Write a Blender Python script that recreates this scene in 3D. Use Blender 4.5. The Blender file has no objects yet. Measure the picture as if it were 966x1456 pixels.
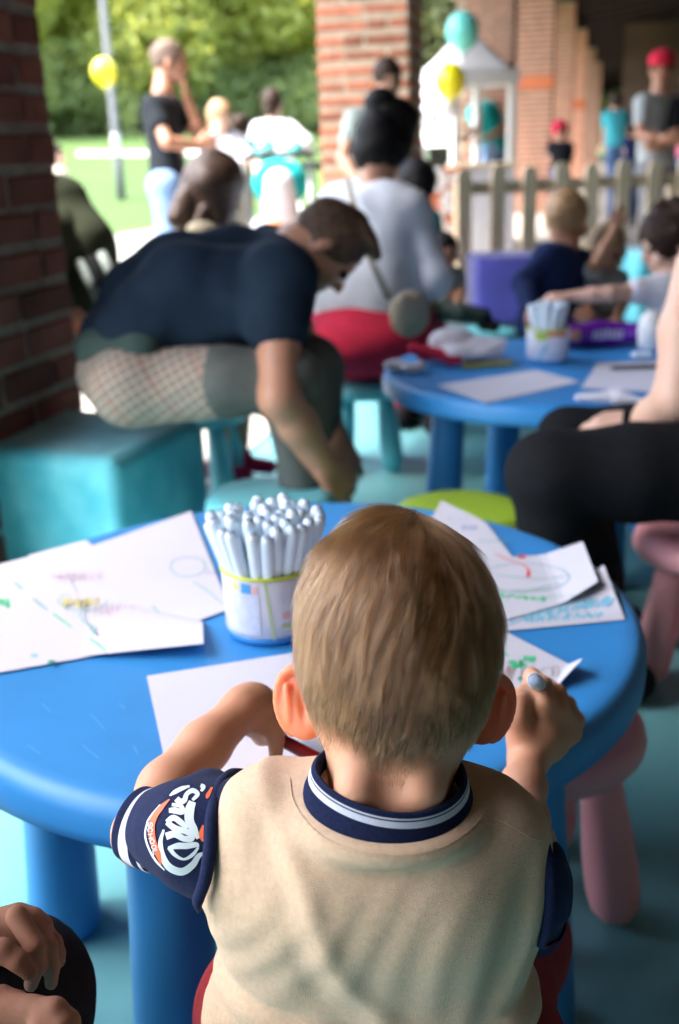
import bpy, bmesh, math, random
import numpy as np
from mathutils import Vector, Matrix
random.seed(7); rng = np.random.default_rng(7)
S = bpy.context.scene
COL = S.collection
# ---------------------------------------------------------------- camera
F_PX, PITCH, ROLL, CAM_H = 1500.0, 0.332, -0.035, 1.012
cp, sp_ = math.cos(PITCH), math.sin(PITCH); cr, sr = math.cos(ROLL), math.sin(ROLL)
FWD = np.array([0, cp, -sp_]); UP0 = np.array([0, sp_, cp]); RT0 = np.array([1.0, 0, 0])
CR = cr*RT0 + sr*UP0; CU = -sr*RT0 + cr*UP0
CAM = np.array([0, 0, CAM_H])
cd = bpy.data.cameras.new('camera'); cam = bpy.data.objects.new('camera', cd); COL.objects.link(cam)
cam.matrix_world = Matrix([[CR[0], CU[0], -FWD[0], CAM[0]], [CR[1], CU[1], -FWD[1], CAM[1]], [CR[2], CU[2], -FWD[2], CAM[2]], [0, 0, 0, 1]])
cd.sensor_fit = 'VERTICAL'; cd.sensor_height = 36; cd.lens = 36*F_PX/1456
cd.clip_start = 0.05; cd.clip_end = 500
cd.dof.use_dof = True; cd.dof.focus_distance = 0.745; cd.dof.aperture_fstop = 4.8
S.camera = cam
# ---------------------------------------------------------------- light
SUN_EL, SUN_AZ = math.radians(62), math.radians(-100)     # azimuth from +Y, negative = left of the view
world = bpy.data.worlds.new('World'); S.world = world; world.use_nodes = True
wn = world.node_tree; bg = wn.nodes['Background']
sky = wn.nodes.new('ShaderNodeTexSky'); sky.sky_type = 'NISHITA'; sky.sun_disc = False
sky.sun_elevation = SUN_EL; sky.sun_rotation = SUN_AZ; sky.dust_density = 4; sky.air_density = 1.0; sky.ozone_density = 1.0
wn.links.new(sky.outputs[0], bg.inputs[0]); bg.inputs[1].default_value = 0.15
sl = bpy.data.lights.new('sun', 'SUN'); sl.energy = 1.5; sl.angle = math.radians(12); sl.color = (1, .96, .9)
sun = bpy.data.objects.new('sun', sl); COL.objects.link(sun)
sd = Vector((math.cos(SUN_EL)*math.sin(SUN_AZ), math.cos(SUN_EL)*math.cos(SUN_AZ), math.sin(SUN_EL)))
sun.rotation_euler = sd.to_track_quat('Z', 'Y').to_euler(); sun.location = (-20, 5, 30)
S.view_settings.view_transform = 'Standard'; S.view_settings.look = 'None'
S.view_settings.exposure = 3.08; S.view_settings.gamma = 1
S.render.engine = 'CYCLES'
try:
    S.cycles.use_denoising = True; S.cycles.denoiser = 'OPENIMAGEDENOISE'
except Exception: pass
S.cycles.max_bounces = 9; S.cycles.diffuse_bounces = 6; S.cycles.transparent_max_bounces = 8
S.cycles.caustics_reflective = False; S.cycles.caustics_refractive = False
S.cycles.sample_clamp_indirect = 6
# ---------------------------------------------------------------- pixel to place
def ray(px, py):
    u = (px-483)/F_PX; v = (728-py)/F_PX
    return FWD + u*CR + v*CU
def P(px, py, t): return CAM + ray(px, py)*t
def Z(px, py, z):
    d = ray(px, py); return CAM + d*((z-CAM_H)/d[2])
def V3(*a): return np.array(a, float)
def nrm(v): v = np.asarray(v, float); return v/max(np.linalg.norm(v), 1e-9)
# ---------------------------------------------------------------- objects
def link(name, me, mat=None, parent=None, loc=None):
    o = bpy.data.objects.new(name, me); COL.objects.link(o)
    if mat is not None and hasattr(me, 'materials') and not me.materials:
        for m in (mat if isinstance(mat, (list, tuple)) else [mat]): me.materials.append(m)
    if parent is not None: o.parent = parent
    if loc is not None: o.location = Vector(loc)
    return o
def tag(o, label=None, cat=None, group=None, kind=None):
    if label: o['label'] = label
    if cat: o['category'] = cat
    if group: o['group'] = group
    if kind: o['kind'] = kind
    return o
def empty(name, label, cat, group=None, loc=(0, 0, 0), rz=0.0, kind=None):
    o = bpy.data.objects.new(name, None); COL.objects.link(o); o.location = Vector(loc); o.rotation_euler.z = rz
    o.empty_display_size = .1
    return tag(o, label, cat, group, kind)
def off(e):
    return np.array(e.location)
def pydata(name, v, f, smooth=False):
    me = bpy.data.meshes.new(name); me.from_pydata([tuple(map(float, p)) for p in v], [], [tuple(q) for q in f]); me.update()
    if smooth: me.polygons.foreach_set('use_smooth', [True]*len(me.polygons))
    return me
def npmesh(name, v, quads, smooth=True):
    me = bpy.data.meshes.new(name); v = np.ascontiguousarray(v, dtype=np.float32); q = np.ascontiguousarray(quads, dtype=np.int32)
    k = q.shape[1]
    me.vertices.add(len(v)); me.vertices.foreach_set('co', v.ravel())
    me.loops.add(q.size); me.loops.foreach_set('vertex_index', q.ravel())
    me.polygons.add(len(q)); me.polygons.foreach_set('loop_start', np.arange(0, q.size, k, dtype=np.int32))
    me.polygons.foreach_set('use_smooth', np.full(len(q), smooth)); me.update(calc_edges=True); me.validate()
    return me
class MB:
    """collects closed shapes into one mesh"""
    def __init__(s): s.v = []; s.f = []; s.m = []
    def add(s, v, f, mi=0):
        n = len(s.v); s.v += [tuple(map(float, p)) for p in v]; s.f += [tuple(i+n for i in q) for q in f]; s.m += [mi]*len(f)
    def box(s, c, size, rz=0.0, R=None, mi=0):
        x, y, z = [a/2 for a in size]; vs = [V3(i*x, j*y, k*z) for i in (-1, 1) for j in (-1, 1) for k in (-1, 1)]
        if R is None: R = np.array(Matrix.Rotation(rz, 3, 'Z'))
        vs = [np.asarray(c)+R@p for p in vs]
        s.add(vs, [(0, 1, 3, 2), (4, 6, 7, 5), (0, 4, 5, 1), (2, 3, 7, 6), (0, 2, 6, 4), (1, 5, 7, 3)], mi)
    def rbox(s, c, size, r, rz=0.0, mi=0, seg=3):
        bm = bmesh.new(); bmesh.ops.create_cube(bm, size=1); bmesh.ops.scale(bm, vec=size, verts=bm.verts)
        bmesh.ops.bevel(bm, geom=list(bm.edges), offset=r, segments=seg, profile=.5, affect='EDGES')
        R = np.array(Matrix.Rotation(rz, 3, 'Z')); bm.verts.index_update()
        s.add([np.asarray(c)+R@np.array(v.co) for v in bm.verts], [[v.index for v in f.verts] for f in bm.faces], mi); bm.free()
    def tube(s, pts, rad, n=10, mi=0, cap=True):
        pts = [np.asarray(p, float) for p in pts]; rad = rad if hasattr(rad, '__len__') else [rad]*len(pts)
        vs = []; a0 = None
        for i, p in enumerate(pts):
            d = nrm(pts[min(i+1, len(pts)-1)]-pts[max(i-1, 0)])
            if a0 is None: a0 = np.cross(d, V3(0, 0, 1) if abs(d[2]) < .9 else V3(1, 0, 0))
            a = nrm(a0-d*np.dot(a0, d)); b = np.cross(d, a); a0 = a
            for j in range(n):
                th = 2*math.pi*j/n; vs.append(p+rad[i]*(math.cos(th)*a+math.sin(th)*b))
        fs = [(i*n+j, i*n+(j+1) % n, (i+1)*n+(j+1) % n, (i+1)*n+j) for i in range(len(pts)-1) for j in range(n)]
        if cap: fs += [tuple(range(n-1, -1, -1)), tuple((len(pts)-1)*n+j for j in range(n))]
        s.add(vs, fs, mi)
    def lathe(s, prof, c=(0, 0, 0), n=32, R=None, mi=0):
        c = np.asarray(c, float); vs = []; R = np.eye(3) if R is None else R
        for r, z in prof:
            for j in range(n): vs.append(c+R@V3(r*math.cos(2*math.pi*j/n), r*math.sin(2*math.pi*j/n), z))
        m = len(prof); fs = [(i*n+j, i*n+(j+1) % n, (i+1)*n+(j+1) % n, (i+1)*n+j) for i in range(m-1) for j in range(n)]
        fs += [tuple(range(n-1, -1, -1)), tuple((m-1)*n+j for j in range(n))]
        s.add(vs, fs, mi)
    def build(s, name, mat, parent=None, smooth=False, loc=None):
        me = pydata(name, s.v, s.f, smooth)
        if isinstance(mat, (list, tuple)):
            for m in mat: me.materials.append(m)
            me.polygons.foreach_set('material_index', s.m)
            return link(name, me, None, parent, loc)
        return link(name, me, mat, parent, loc)
def axes_to(d):
    """rotation whose z axis is d"""
    d = nrm(d); a = nrm(np.cross(V3(0, 0, 1) if abs(d[2]) < .95 else V3(1, 0, 0), d)); b = np.cross(d, a)
    return np.array([a, b, d]).T
def copy_tree(o, parent=None, off_loc=None):
    c = o.copy(); COL.objects.link(c)
    if parent is not None: c.parent = parent
    for ch in list(o.children): copy_tree(ch, c)
    return c
# ---------------------------------------------------------------- materials
def mat(name, col, rough=.6, noise=0.0, scale=20.0, bump=0.0, bscale=200.0, spec=.5, sss=0.0, sssr=(1, .3, .15), sss_scale=.01, alt=None, metal=0.0, rand=0.0, coat=0.0, sheen=0.0):
    m = bpy.data.materials.new(name); m.use_nodes = True; nt = m.node_tree; b = nt.nodes['Principled BSDF']
    b.inputs['Roughness'].default_value = rough; b.inputs['Metallic'].default_value = metal
    b.inputs['Specular IOR Level'].default_value = spec
    b.inputs['Coat Weight'].default_value = coat; b.inputs['Sheen Weight'].default_value = sheen
    col = tuple(col)+(1,)
    b.inputs['Base Color'].default_value = col
    tc = nt.nodes.new('ShaderNodeTexCoord'); src = None
    if noise or alt:
        n = nt.nodes.new('ShaderNodeTexNoise'); n.inputs['Scale'].default_value = scale; n.inputs['Detail'].default_value = 5
        nt.links.new(tc.outputs['Object'], n.inputs['Vector'])
        r = nt.nodes.new('ShaderNodeMix'); r.data_type = 'RGBA'
        mr = nt.nodes.new('ShaderNodeMapRange'); mr.inputs[1].default_value = .3; mr.inputs[2].default_value = .7
        nt.links.new(n.outputs['Fac'], mr.inputs[0]); nt.links.new(mr.outputs[0], r.inputs['Factor'])
        if alt: c2 = tuple(alt)+(1,)
        else: c2 = tuple(min(1, c*(1+noise)) for c in col[:3])+(1,)
        c1 = tuple(c*(1-noise) for c in col[:3])+(1,) if not alt else col
        r.inputs['A'].default_value = c1; r.inputs['B'].default_value = c2; src = r.outputs['Result']
    if rand:
        oi = nt.nodes.new('ShaderNodeObjectInfo'); h = nt.nodes.new('ShaderNodeHueSaturation')
        m2 = nt.nodes.new('ShaderNodeMapRange'); m2.inputs[3].default_value = 1-rand; m2.inputs[4].default_value = 1+rand
        nt.links.new(oi.outputs['Random'], m2.inputs[0]); nt.links.new(m2.outputs[0], h.inputs['Value'])
        if src: nt.links.new(src, h.inputs['Color'])
        else: h.inputs['Color'].default_value = col
        src = h.outputs[0]
    if src: nt.links.new(src, b.inputs['Base Color'])
    if bump:
        n2 = nt.nodes.new('ShaderNodeTexNoise'); n2.inputs['Scale'].default_value = bscale; n2.inputs['Detail'].default_value = 6
        nt.links.new(tc.outputs['Object'], n2.inputs['Vector'])
        bp = nt.nodes.new('ShaderNodeBump'); bp.inputs['Strength'].default_value = bump; bp.inputs['Distance'].default_value = .003
        nt.links.new(n2.outputs['Fac'], bp.inputs['Height']); nt.links.new(bp.outputs[0], b.inputs['Normal'])
    if sss:
        b.inputs['Subsurface Weight'].default_value = sss; b.inputs['Subsurface Radius'].default_value = sssr; b.inputs['Subsurface Scale'].default_value = sss_scale
    return m
M = {}
M['skin'] = mat('child_skin', (.60, .31, .19), .5, .05, 30, .10, 900, sss=.35, sss_scale=.012, spec=.35)
M['skin_mid'] = mat('skin', (.47, .25, .16), .5, .06, 12)
M['skin_tan'] = mat('tanned_skin', (.42, .205, .125), .5, .06, 12)
M['skin_pale'] = mat('pale_skin', (.62, .38, .28), .5, .05, 12)
M['lip'] = mat('lip', (.42, .13, .11), .5)
M['eye'] = mat('eye', (.05, .03, .02), .2)
M['table'] = mat('blue_plastic', (.032, .24, .58), .46, .08, 7, .05, 500, spec=.45)
M['pink'] = mat('pink_plastic', (.90, .40, .42), .5, .04, 8, .03, 500)
M['aqua'] = mat('aqua_plastic', (.16, .56, .64), .42, .03, 8)
M['teal_pl'] = mat('turquoise_plastic', (.10, .48, .52), .42, .03, 8)
M['lime'] = mat('lime_plastic', (.36, .56, .03), .42, .03, 8)
M['paper'] = mat('paper', (.59, .59, .66), .75, .015, 5, .08, 300)
M['marker'] = mat('marker_plastic', (.66, .78, .86), .35, .03, 40)
M['plug'] = mat('marker_plug', (.26, .33, .44), .45)
M['velvet'] = mat('turquoise_velvet', (.02, .40, .50), .85, 0, 7, .4, 50, alt=(.20, .70, .76), sheen=.4)
M['purple'] = mat('purple_velvet', (.06, .05, .30), .8, .2, 5, .2, 60, sheen=.3)
M['navy_knit'] = mat('navy_knit', (.010, .017, .058), .9, .25, 400, .35, 1500, sheen=.05, spec=.15)
M['white_knit'] = mat('white_knit', (.66, .68, .78), .9, .05, 400, .3, 1500)
M['cream'] = mat('cream_jersey', (.66, .48, .325), .95, .07, 260, .45, 1400, spec=.15, sheen=.1)
M['red_cloth'] = mat('red_cotton', (.27, .010, .016), .95, .15, 150, .5, 900)
M['print_w'] = mat('white_print', (.62, .70, .72), .55)
M['print_o'] = mat('orange_print', (.80, .13, .04), .55)
M['black_cl'] = mat('black_cotton', (.009, .010, .012), .9, .2, 80, .3, 300, spec=.12)
M['navy_cl'] = mat('navy_cotton', (.011, .022, .040), .9, .2, 12, .3, 200, spec=.15)
M['brick'] = mat('brick', (.22, .065, .042), .9, .35, 9, .7, 60, rand=.35)  # darker copy of the brick, with the near pillar's shade in its colour
M['brick_lit'] = mat('sunlit_brick', (.44, .15, .085), .9, .35, 9, .6, 60, rand=.45)  # brighter copy for the lit row, daylight put into the colour
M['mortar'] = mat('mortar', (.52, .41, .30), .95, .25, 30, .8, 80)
M['mortar_shade'] = mat('shaded_mortar', (.34, .28, .22), .95, .25, 30, .8, 80)  # mortar toned down to carry the near pillar's shade
M['wood_dk'] = mat('dark_timber', (.026, .014, .010), .8, .4, 8, .4, 60)
M['wood_pale'] = mat('pale_timber', (.52, .42, .28), .75, .12, 7, .3, 90)
M['floor'] = mat('turquoise_flooring', (.13, .36, .385), .42, .10, 2.2, .05, 300, spec=.4)
M['concrete'] = mat('pale_concrete', (.36, .34, .31), .9, .12, 3, .3, 60)
M['grass'] = mat('lawn_grass', (.042, .092, .009), .9, .25, 1.2, .5, 30)
def leafmat(name, c, n, sc_, tr):
    m = mat(name, c, .6, n, sc_); nt = m.node_tree; b = nt.nodes['Principled BSDF']; t = nt.nodes.new('ShaderNodeBsdfTranslucent'); mx = nt.nodes.new('ShaderNodeMixShader'); mx.inputs[0].default_value = tr
    t.inputs[0].default_value = (min(1, c[0]*1.7), min(1, c[1]*1.5), c[2]*1.1, 1); nt.links.new(b.outputs[0], mx.inputs[1]); nt.links.new(t.outputs[0], mx.inputs[2]); nt.links.new(mx.outputs[0], nt.nodes['Material Output'].inputs[0]); return m
M['leaf'] = leafmat('sunlit_leaf', (.42, .47, .14), .28, .5, .55)
M['leaf_dk'] = leafmat('dark_leaf', (.25, .32, .12), .3, 1.0, .45)
M['leaf_ol'] = leafmat('olive_leaf', (.19, .22, .10), .35, .8, .4)
M['bark'] = mat('bark', (.10, .075, .05), .9, .3, 12, .6, 40)
M['galv'] = mat('galvanised_steel', (.12, .125, .135), .7, .1, 20, spec=.3)
M['white_cv'] = mat('white_canvas', (.78, .78, .78), .8, .03, 8)
M['white_mt'] = mat('white_painted_metal', (.74, .75, .74), .4)
M['b_yel'] = mat('yellow_rubber', (.80, .72, .02), .25, spec=.6, sss=.2, sssr=(1, 1, .2), sss_scale=.05)
M['b_teal'] = mat('turquoise_rubber', (.16, .62, .56), .25, spec=.6, sss=.2, sssr=(.5, 1, 1), sss_scale=.05)
M['b_white'] = mat('white_rubber', (.75, .78, .86), .25)
M['hair_dk'] = mat('black_hair', (.006, .006, .007), .6, .3, 60, .6, 120, spec=.15)
M['hair_br'] = mat('brown_hair', (.032, .017, .011), .6, .4, 60, .6, 120, spec=.2)
M['hair_lb'] = mat('mid_brown_hair', (.075, .042, .026), .6, .4, 60, .6, 120, spec=.25)
M['hair_md'] = mat('chestnut_hair', (.09, .055, .038), .5, .35, 60, .6, 120)
M['hair_bl'] = mat('blond_hair', (.36, .22, .11), .55, .3, 60, .6, 120)
M['hair_gr'] = mat('grey_hair', (.17, .12, .095), .6, .3, 80, .5, 150, spec=.2)
def cloth(name, c, n=.12): M[name] = mat(name, c, .9, n, 15, .3, 200, spec=.15)
for k, c in dict(white_shirt=(.68, .68, .74), lav_shirt=(.60, .66, .74), crimson=(.50, .025, .065), teal_shirt=(.015, .42, .44), grey_shirt=(.36, .39, .40), olive=(.055, .065, .040), jeans=(.20, .32, .52), jeans_dk=(.06, .11, .22), black_shirt=(.014, .018, .024), cream_cl=(.62, .56, .44), sage=(.30, .36, .34), navy_pat=(.015, .03, .10), red_cap=(.55, .02, .05), grey_trs=(.19, .19, .20), pinkc=(.6, .16, .25), green_trs=(.05, .08, .07), beige=(.34, .31, .24), teal_cl=(.05, .35, .40), crimson_shoe=(.40, .02, .07), black_rub=(.01, .01, .012), white_rub=(.7, .7, .7), blue_shoe=(.01, .09, .20)).items(): cloth(k, c)
def ink(name, c): M[name] = mat(name, c, .7, .12, 60)
for k, c in dict(ink_green=(.05, .55, .25), ink_pale=(.18, .44, .42), ink_cyan=(.20, .50, .66), ink_red=(.75, .09, .08), ink_blue=(.14, .20, .50), ink_brown=(.38, .27, .24), ink_yellow=(.62, .55, .16), ink_pink=(.60, .36, .44), ink_dkgreen=(.03, .32, .22)).items(): ink(k, c)
# checked trousers: crossing dark and pale threads in the object's own space
def check_mat():
    m = mat('checked_cloth', (.30, .25, .21), .9); nt = m.node_tree; b = nt.nodes['Principled BSDF']; tc = nt.nodes.new('ShaderNodeTexCoord')
    mp = nt.nodes.new('ShaderNodeMapping'); mp.inputs['Rotation'].default_value = (.3, .5, .2); nt.links.new(tc.outputs['Object'], mp.inputs[0])
    def wave(ax, sc, th):
        w = nt.nodes.new('ShaderNodeTexWave'); w.bands_direction = ax; w.inputs['Scale'].default_value = sc; w.inputs['Distortion'].default_value = .1
        nt.links.new(mp.outputs[0], w.inputs['Vector']); r = nt.nodes.new('ShaderNodeMapRange'); r.inputs[1].default_value = th; r.inputs[2].default_value = th+.25
        nt.links.new(w.outputs['Fac'], r.inputs[0]); return r.outputs[0]
    def mix(a, bcol, f):
        x = nt.nodes.new('ShaderNodeMix'); x.data_type = 'RGBA'; nt.links.new(f, x.inputs['Factor'])
        if isinstance(a, tuple): x.inputs['A'].default_value = a+(1,)
        else: nt.links.new(a, x.inputs['A'])
        x.inputs['B'].default_value = bcol+(1,); return x.outputs['Result']
    c = mix((.33, .265, .21), (.19, .15, .12), wave('X', 17, .55)); c = mix(c, (.42, .35, .29), wave('Z', 17, .66)); c = mix(c, (.30, .08, .06), wave('X', 3.2, .93)); c = mix(c, (.05, .16, .15), wave('Z', 4.1, .93))
    nt.links.new(c, b.inputs['Base Color']); return m
M['check'] = check_mat()
# ---------------------------------------------------------------- smooth bodies from distance fields
class Field:
    def __init__(s, lo, hi, h):
        lo = np.asarray(lo, float); hi = np.asarray(hi, float)
        n = np.ceil((hi-lo)/h).astype(int)+1
        while n.prod() > 7.5e6: h *= 1.1; n = np.ceil((hi-lo)/h).astype(int)+1
        s.lo, s.h, s.n = lo, h, n; s.F = np.full(tuple(n), .5, np.float32)
        s.ax = [lo[i]+h*np.arange(n[i]) for i in range(3)]
    def win(s, a, b):
        i0 = np.clip(np.floor((a-s.lo)/s.h).astype(int), 0, s.n-1); i1 = np.clip(np.ceil((b-s.lo)/s.h).astype(int)+1, 1, s.n)
        sl_ = tuple(slice(i0[k], max(i1[k], i0[k]+1)) for k in range(3))
        X = s.ax[0][sl_[0]][:, None, None]; Y = s.ax[1][sl_[1]][None, :, None]; Zz = s.ax[2][sl_[2]][None, None, :]
        return sl_, X, Y, Zz
    def comb(s, sl_, d, k, sub=False):
        A = s.F[sl_]; d = d.astype(np.float32)
        if sub:
            d = -d; hh = np.clip(.5-.5*(A-d)/k, 0, 1); s.F[sl_] = A*(1-hh)+d*hh+k*hh*(1-hh)
        else:
            hh = np.clip(.5+.5*(A-d)/k, 0, 1); s.F[sl_] = A*(1-hh)+d*hh-k*hh*(1-hh)
    def cap(s, a, b, ra, rb, k=.01, sub=False):
        a = np.asarray(a, float); b = np.asarray(b, float); m = max(ra, rb)+2*k+2.5*s.h
        sl_, X, Y, Zz = s.win(np.minimum(a, b)-m, np.maximum(a, b)+m)
        ba = b-a; L = max(ba@ba, 1e-12)
        px, py, pz = X-a[0], Y-a[1], Zz-a[2]
        t = np.clip((px*ba[0]+py*ba[1]+pz*ba[2])/L, 0, 1)
        d = np.sqrt((px-ba[0]*t)**2+(py-ba[1]*t)**2+(pz-ba[2]*t)**2)-(ra+(rb-ra)*t)
        s.comb(sl_, d, k, sub)
    def ell(s, c, r, R=None, k=.01, sub=False):
        c = np.asarray(c, float); r = np.asarray(r, float); R = np.eye(3) if R is None else R
        m = r.max()+2*k+2.5*s.h; sl_, X, Y, Zz = s.win(c-m, c+m)
        px, py, pz = X-c[0], Y-c[1], Zz-c[2]
        q = [R[0, i]*px+R[1, i]*py+R[2, i]*pz for i in range(3)]
        k0 = np.sqrt(sum((q[i]/r[i])**2 for i in range(3))); k1 = np.sqrt(sum((q[i]/r[i]**2)**2 for i in range(3)))+1e-6
        s.comb(sl_, k0*(k0-1)/k1, k, sub)
    def disp(s, fn, band=.02):
        ii = np.nonzero(np.abs(s.F) < band)
        p = [s.ax[k][ii[k]] for k in range(3)]; s.F[ii] += fn(*p).astype(np.float32)
    def plane_cut(s, p, n, k=.003):
        p = np.asarray(p); n = nrm(n); X, Y, Zz = s.ax[0][:, None, None], s.ax[1][None, :, None], s.ax[2][None, None, :]
        d = -((X-p[0])*n[0]+(Y-p[1])*n[1]+(Zz-p[2])*n[2]); s.comb((slice(None),)*3, d, k, True)
    def sample(s, p):
        q = (p-s.lo)/s.h; i = np.clip(np.floor(q).astype(int), 0, s.n-2); f = q-i; r = 0
        for a in (0, 1):
            for b in (0, 1):
                for c in (0, 1):
                    w = (f[:, 0] if a else 1-f[:, 0])*(f[:, 1] if b else 1-f[:, 1])*(f[:, 2] if c else 1-f[:, 2])
                    r = r+w*s.F[i[:, 0]+a, i[:, 1]+b, i[:, 2]+c]
        return r
    def grad(s, p):
        e = s.h; g = np.stack([s.sample(p+V3(*[e if j == i else 0 for j in range(3)]))-s.sample(p-V3(*[e if j == i else 0 for j in range(3)])) for i in range(3)], 1)
        return g/np.maximum(np.linalg.norm(g, axis=1), 1e-9)[:, None]
    def mesh(s, name):
        F = s.F; n = s.n
        for ax in range(3):      # close at the borders
            for e in (0, -1):
                sl_ = [slice(None)]*3; sl_[ax] = e; F[tuple(sl_)] = np.maximum(F[tuple(sl_)], 1e-4)
        ins = F < 0; cn = n-1; tot = int(cn.prod()); st = np.array([cn[1]*cn[2], cn[2], 1])
        cells = []; pos = []; edges = []
        for ax in range(3):
            a = [slice(None)]*3; b = [slice(None)]*3; a[ax] = slice(0, -1); b[ax] = slice(1, None)
            A, B = ins[tuple(a)], ins[tuple(b)]; idx = np.stack(np.nonzero(A != B), 1)
            o1, o2 = [k for k in range(3) if k != ax]
            ok = (idx[:, o1] > 0) & (idx[:, o2] > 0) & (idx[:, o1] < n[o1]-1) & (idx[:, o2] < n[o2]-1); idx = idx[ok]
            j = idx.copy(); j[:, ax] += 1
            f0 = F[idx[:, 0], idx[:, 1], idx[:, 2]]; f1 = F[j[:, 0], j[:, 1], j[:, 2]]
            p = idx.astype(np.float64); p[:, ax] += f0/(f0-f1)
            quad = []
            for d1, d2 in ((-1, -1), (0, -1), (0, 0), (-1, 0)):
                c = idx.copy(); c[:, o1] += d1; c[:, o2] += d2; cid = c@st; quad.append(cid); cells.append(cid); pos.append(p)
            q = np.stack(quad, 1); flip = (f0 < 0) ^ (ax == 1)
            q[~flip] = q[~flip][:, ::-1]; edges.append(q)
        cells = np.concatenate(cells); pos = np.concatenate(pos); uq, inv = np.unique(cells, return_inverse=True)
        cnt = np.bincount(inv); v = np.stack([np.bincount(inv, pos[:, k])/cnt for k in range(3)], 1)
        Q = np.searchsorted(uq, np.concatenate(edges))
        v = s.lo+v*s.h
        q0 = v[Q[:, 0]]; vol = np.einsum('ij,ij->i', q0, np.cross(v[Q[:, 1]]-q0, v[Q[:, 2]]-q0)+np.cross(v[Q[:, 2]]-q0, v[Q[:, 3]]-q0)).sum()
        cv = v.mean(0); vol = np.einsum('ij,ij->i', q0-cv, np.cross(v[Q[:, 1]]-q0, v[Q[:, 2]]-q0)).sum()
        if vol < 0: Q = Q[:, ::-1]
        return npmesh(name, v, Q)
def chain(*pts):
    """(point, radius) pairs -> capsules"""
    return [('c', pts[i][0], pts[i+1][0], pts[i][1], pts[i+1][1]) for i in range(len(pts)-1)]
def fold(amp, freq, seed=0, dirn=None):
    r = np.random.default_rng(seed); W = r.normal(size=(6, 3)); W /= np.linalg.norm(W, axis=1)[:, None]; ph = r.uniform(0, 6.28, 6)
    def fn(x, y, z):
        a = 0
        for i in range(6):
            f = freq*(.6+.25*i); a = a+np.sin(f*(W[i, 0]*x+W[i, 1]*y+W[i, 2]*z)+ph[i]+1.5*np.sin(f*.4*(W[i, 1]*x-W[i, 2]*y+W[i, 0]*z)))/(1+.5*i)
        return amp*a/2.2
    return fn
def solid(name, prims, material, parent, h=.01, k=.02, disp=None, cuts=None, pad=None):
    """one continuous surface out of rounded limbs"""
    lo = np.full(3, 1e9); hi = -lo
    for p in prims:
        if p[0] == 'c': a, b, r = p[1], p[2], max(p[3], p[4]); lo = np.minimum(lo, np.minimum(a, b)-r); hi = np.maximum(hi, np.maximum(a, b)+r)
        elif p[0] == 'e' : r = max(p[2]); lo = np.minimum(lo, np.asarray(p[1])-r); hi = np.maximum(hi, np.asarray(p[1])+r)
    pad = pad or 3*h+.5*k
    fl = Field(lo-pad, hi+pad, h)
    for p in prims:
        kk = k
        if isinstance(p[-1], float) and ((p[0] in 'cs' and len(p) == 6) or (p[0] in 'ex' and len(p) == 5)): kk = p[-1]
        if p[0] == 'c': fl.cap(p[1], p[2], p[3], p[4], kk)
        elif p[0] == 'e': fl.ell(p[1], p[2], p[3], kk)
        elif p[0] == 's': fl.cap(p[1], p[2], p[3], p[4], kk, True)
        elif p[0] == 'x': fl.ell(p[1], p[2], p[3], kk, True)
        elif p[0] == 'p': fl.plane_cut(p[1], p[2])
    if disp: fl.disp(disp)
    me = fl.mesh(name)
    o = link(name, me, material, None); o.matrix_parent_inverse = Matrix.Identity(4)
    if parent is not None:
        me.transform(Matrix.Translation(-parent.location)); o.parent = parent
    o['_f'] = 0; del o['_f']
    return o, fl
# ================================================================ setting
def wmesh(o, parent):
    """a mesh built in world coordinates becomes a child of a thing"""
    o.data.transform(Matrix.Translation(-parent.location)); o.parent = parent; return o
AZ = math.radians(14.7); D = V3(math.sin(AZ), math.cos(AZ), 0); E_ = V3(-math.cos(AZ), math.sin(AZ), 0)
A2 = P(583, 205, 5.7); A2[2] = 0
def gquad(name, pts, z, m, kind='structure'):
    me = pydata(name, [(p[0], p[1], z) for p in pts], [tuple(range(len(pts)))]); return tag(link(name, me, m), kind=kind)
# terrain: level by the porch, rising gently away under the trees
def gh(x, y): return -.03+1.85*max(0, min(1, (y-16)/30))**1.15*max(0, min(1, (3-x)/4))
def terrain():
    xs = np.concatenate([np.linspace(-160, -20, 12), np.linspace(-16, 16, 26), np.linspace(20, 160, 12)])
    ys = np.concatenate([np.linspace(-60, -5, 8), np.linspace(0, 60, 42), np.linspace(66, 260, 20)])
    v = []; 
    for y in ys:
        for x in xs:
            v.append((x, y, gh(x, y)))
    n = len(xs); f = [(j*n+i, j*n+i+1, (j+1)*n+i+1, (j+1)*n+i) for j in range(len(ys)-1) for i in range(n-1)]
    return tag(link('lawn', pydata('lawn', v, f, True), M['grass']), kind='structure')
terrain()
# pavement beside the porch and a path across the lawn
pv0 = A2+E_*.35
near_edge = [pv0-D*12, pv0+D*60]
pav = [pv0-D*12+E_*-9, pv0+D*60+E_*-9, pv0+D*60+E_*1.0, Z(250, 322, 0)+D*1.2, Z(120, 345, 0)+E_*.3, pv0-D*12+E_*3.0]
gquad('pavement', pav, -.012, M['concrete'])
def strip(name, a, b, w, z, m):
    a = a.copy(); b = b.copy(); n = nrm(np.cross(b-a, V3(0, 0, 1)))*w/2; return gquad(name, [a-n, b-n, b+n, a+n], z, m)
pa, pb = Z(60, 300, 0), Z(330, 296, 0); dd_ = nrm(pb-pa); strip('path', pa-dd_*30, pb+dd_*6, 1.5, -.020, M['concrete'])
def far_path():
    v = []
    for i in range(15):
        for py in (216, 223):
            d = ray(110+20*i, py); t = 20.0
            while t < 80 and (CAM+d*t)[2] > gh((CAM+d*t)[0], (CAM+d*t)[1]): t += .05
            q = CAM+d*t; v.append((q[0], q[1], q[2]+.03))
    tag(link('far_path', pydata('far_path', v, [(2*i, 2*i+2, 2*i+3, 2*i+1) for i in range(14)]), M['concrete']), kind='structure')
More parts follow.
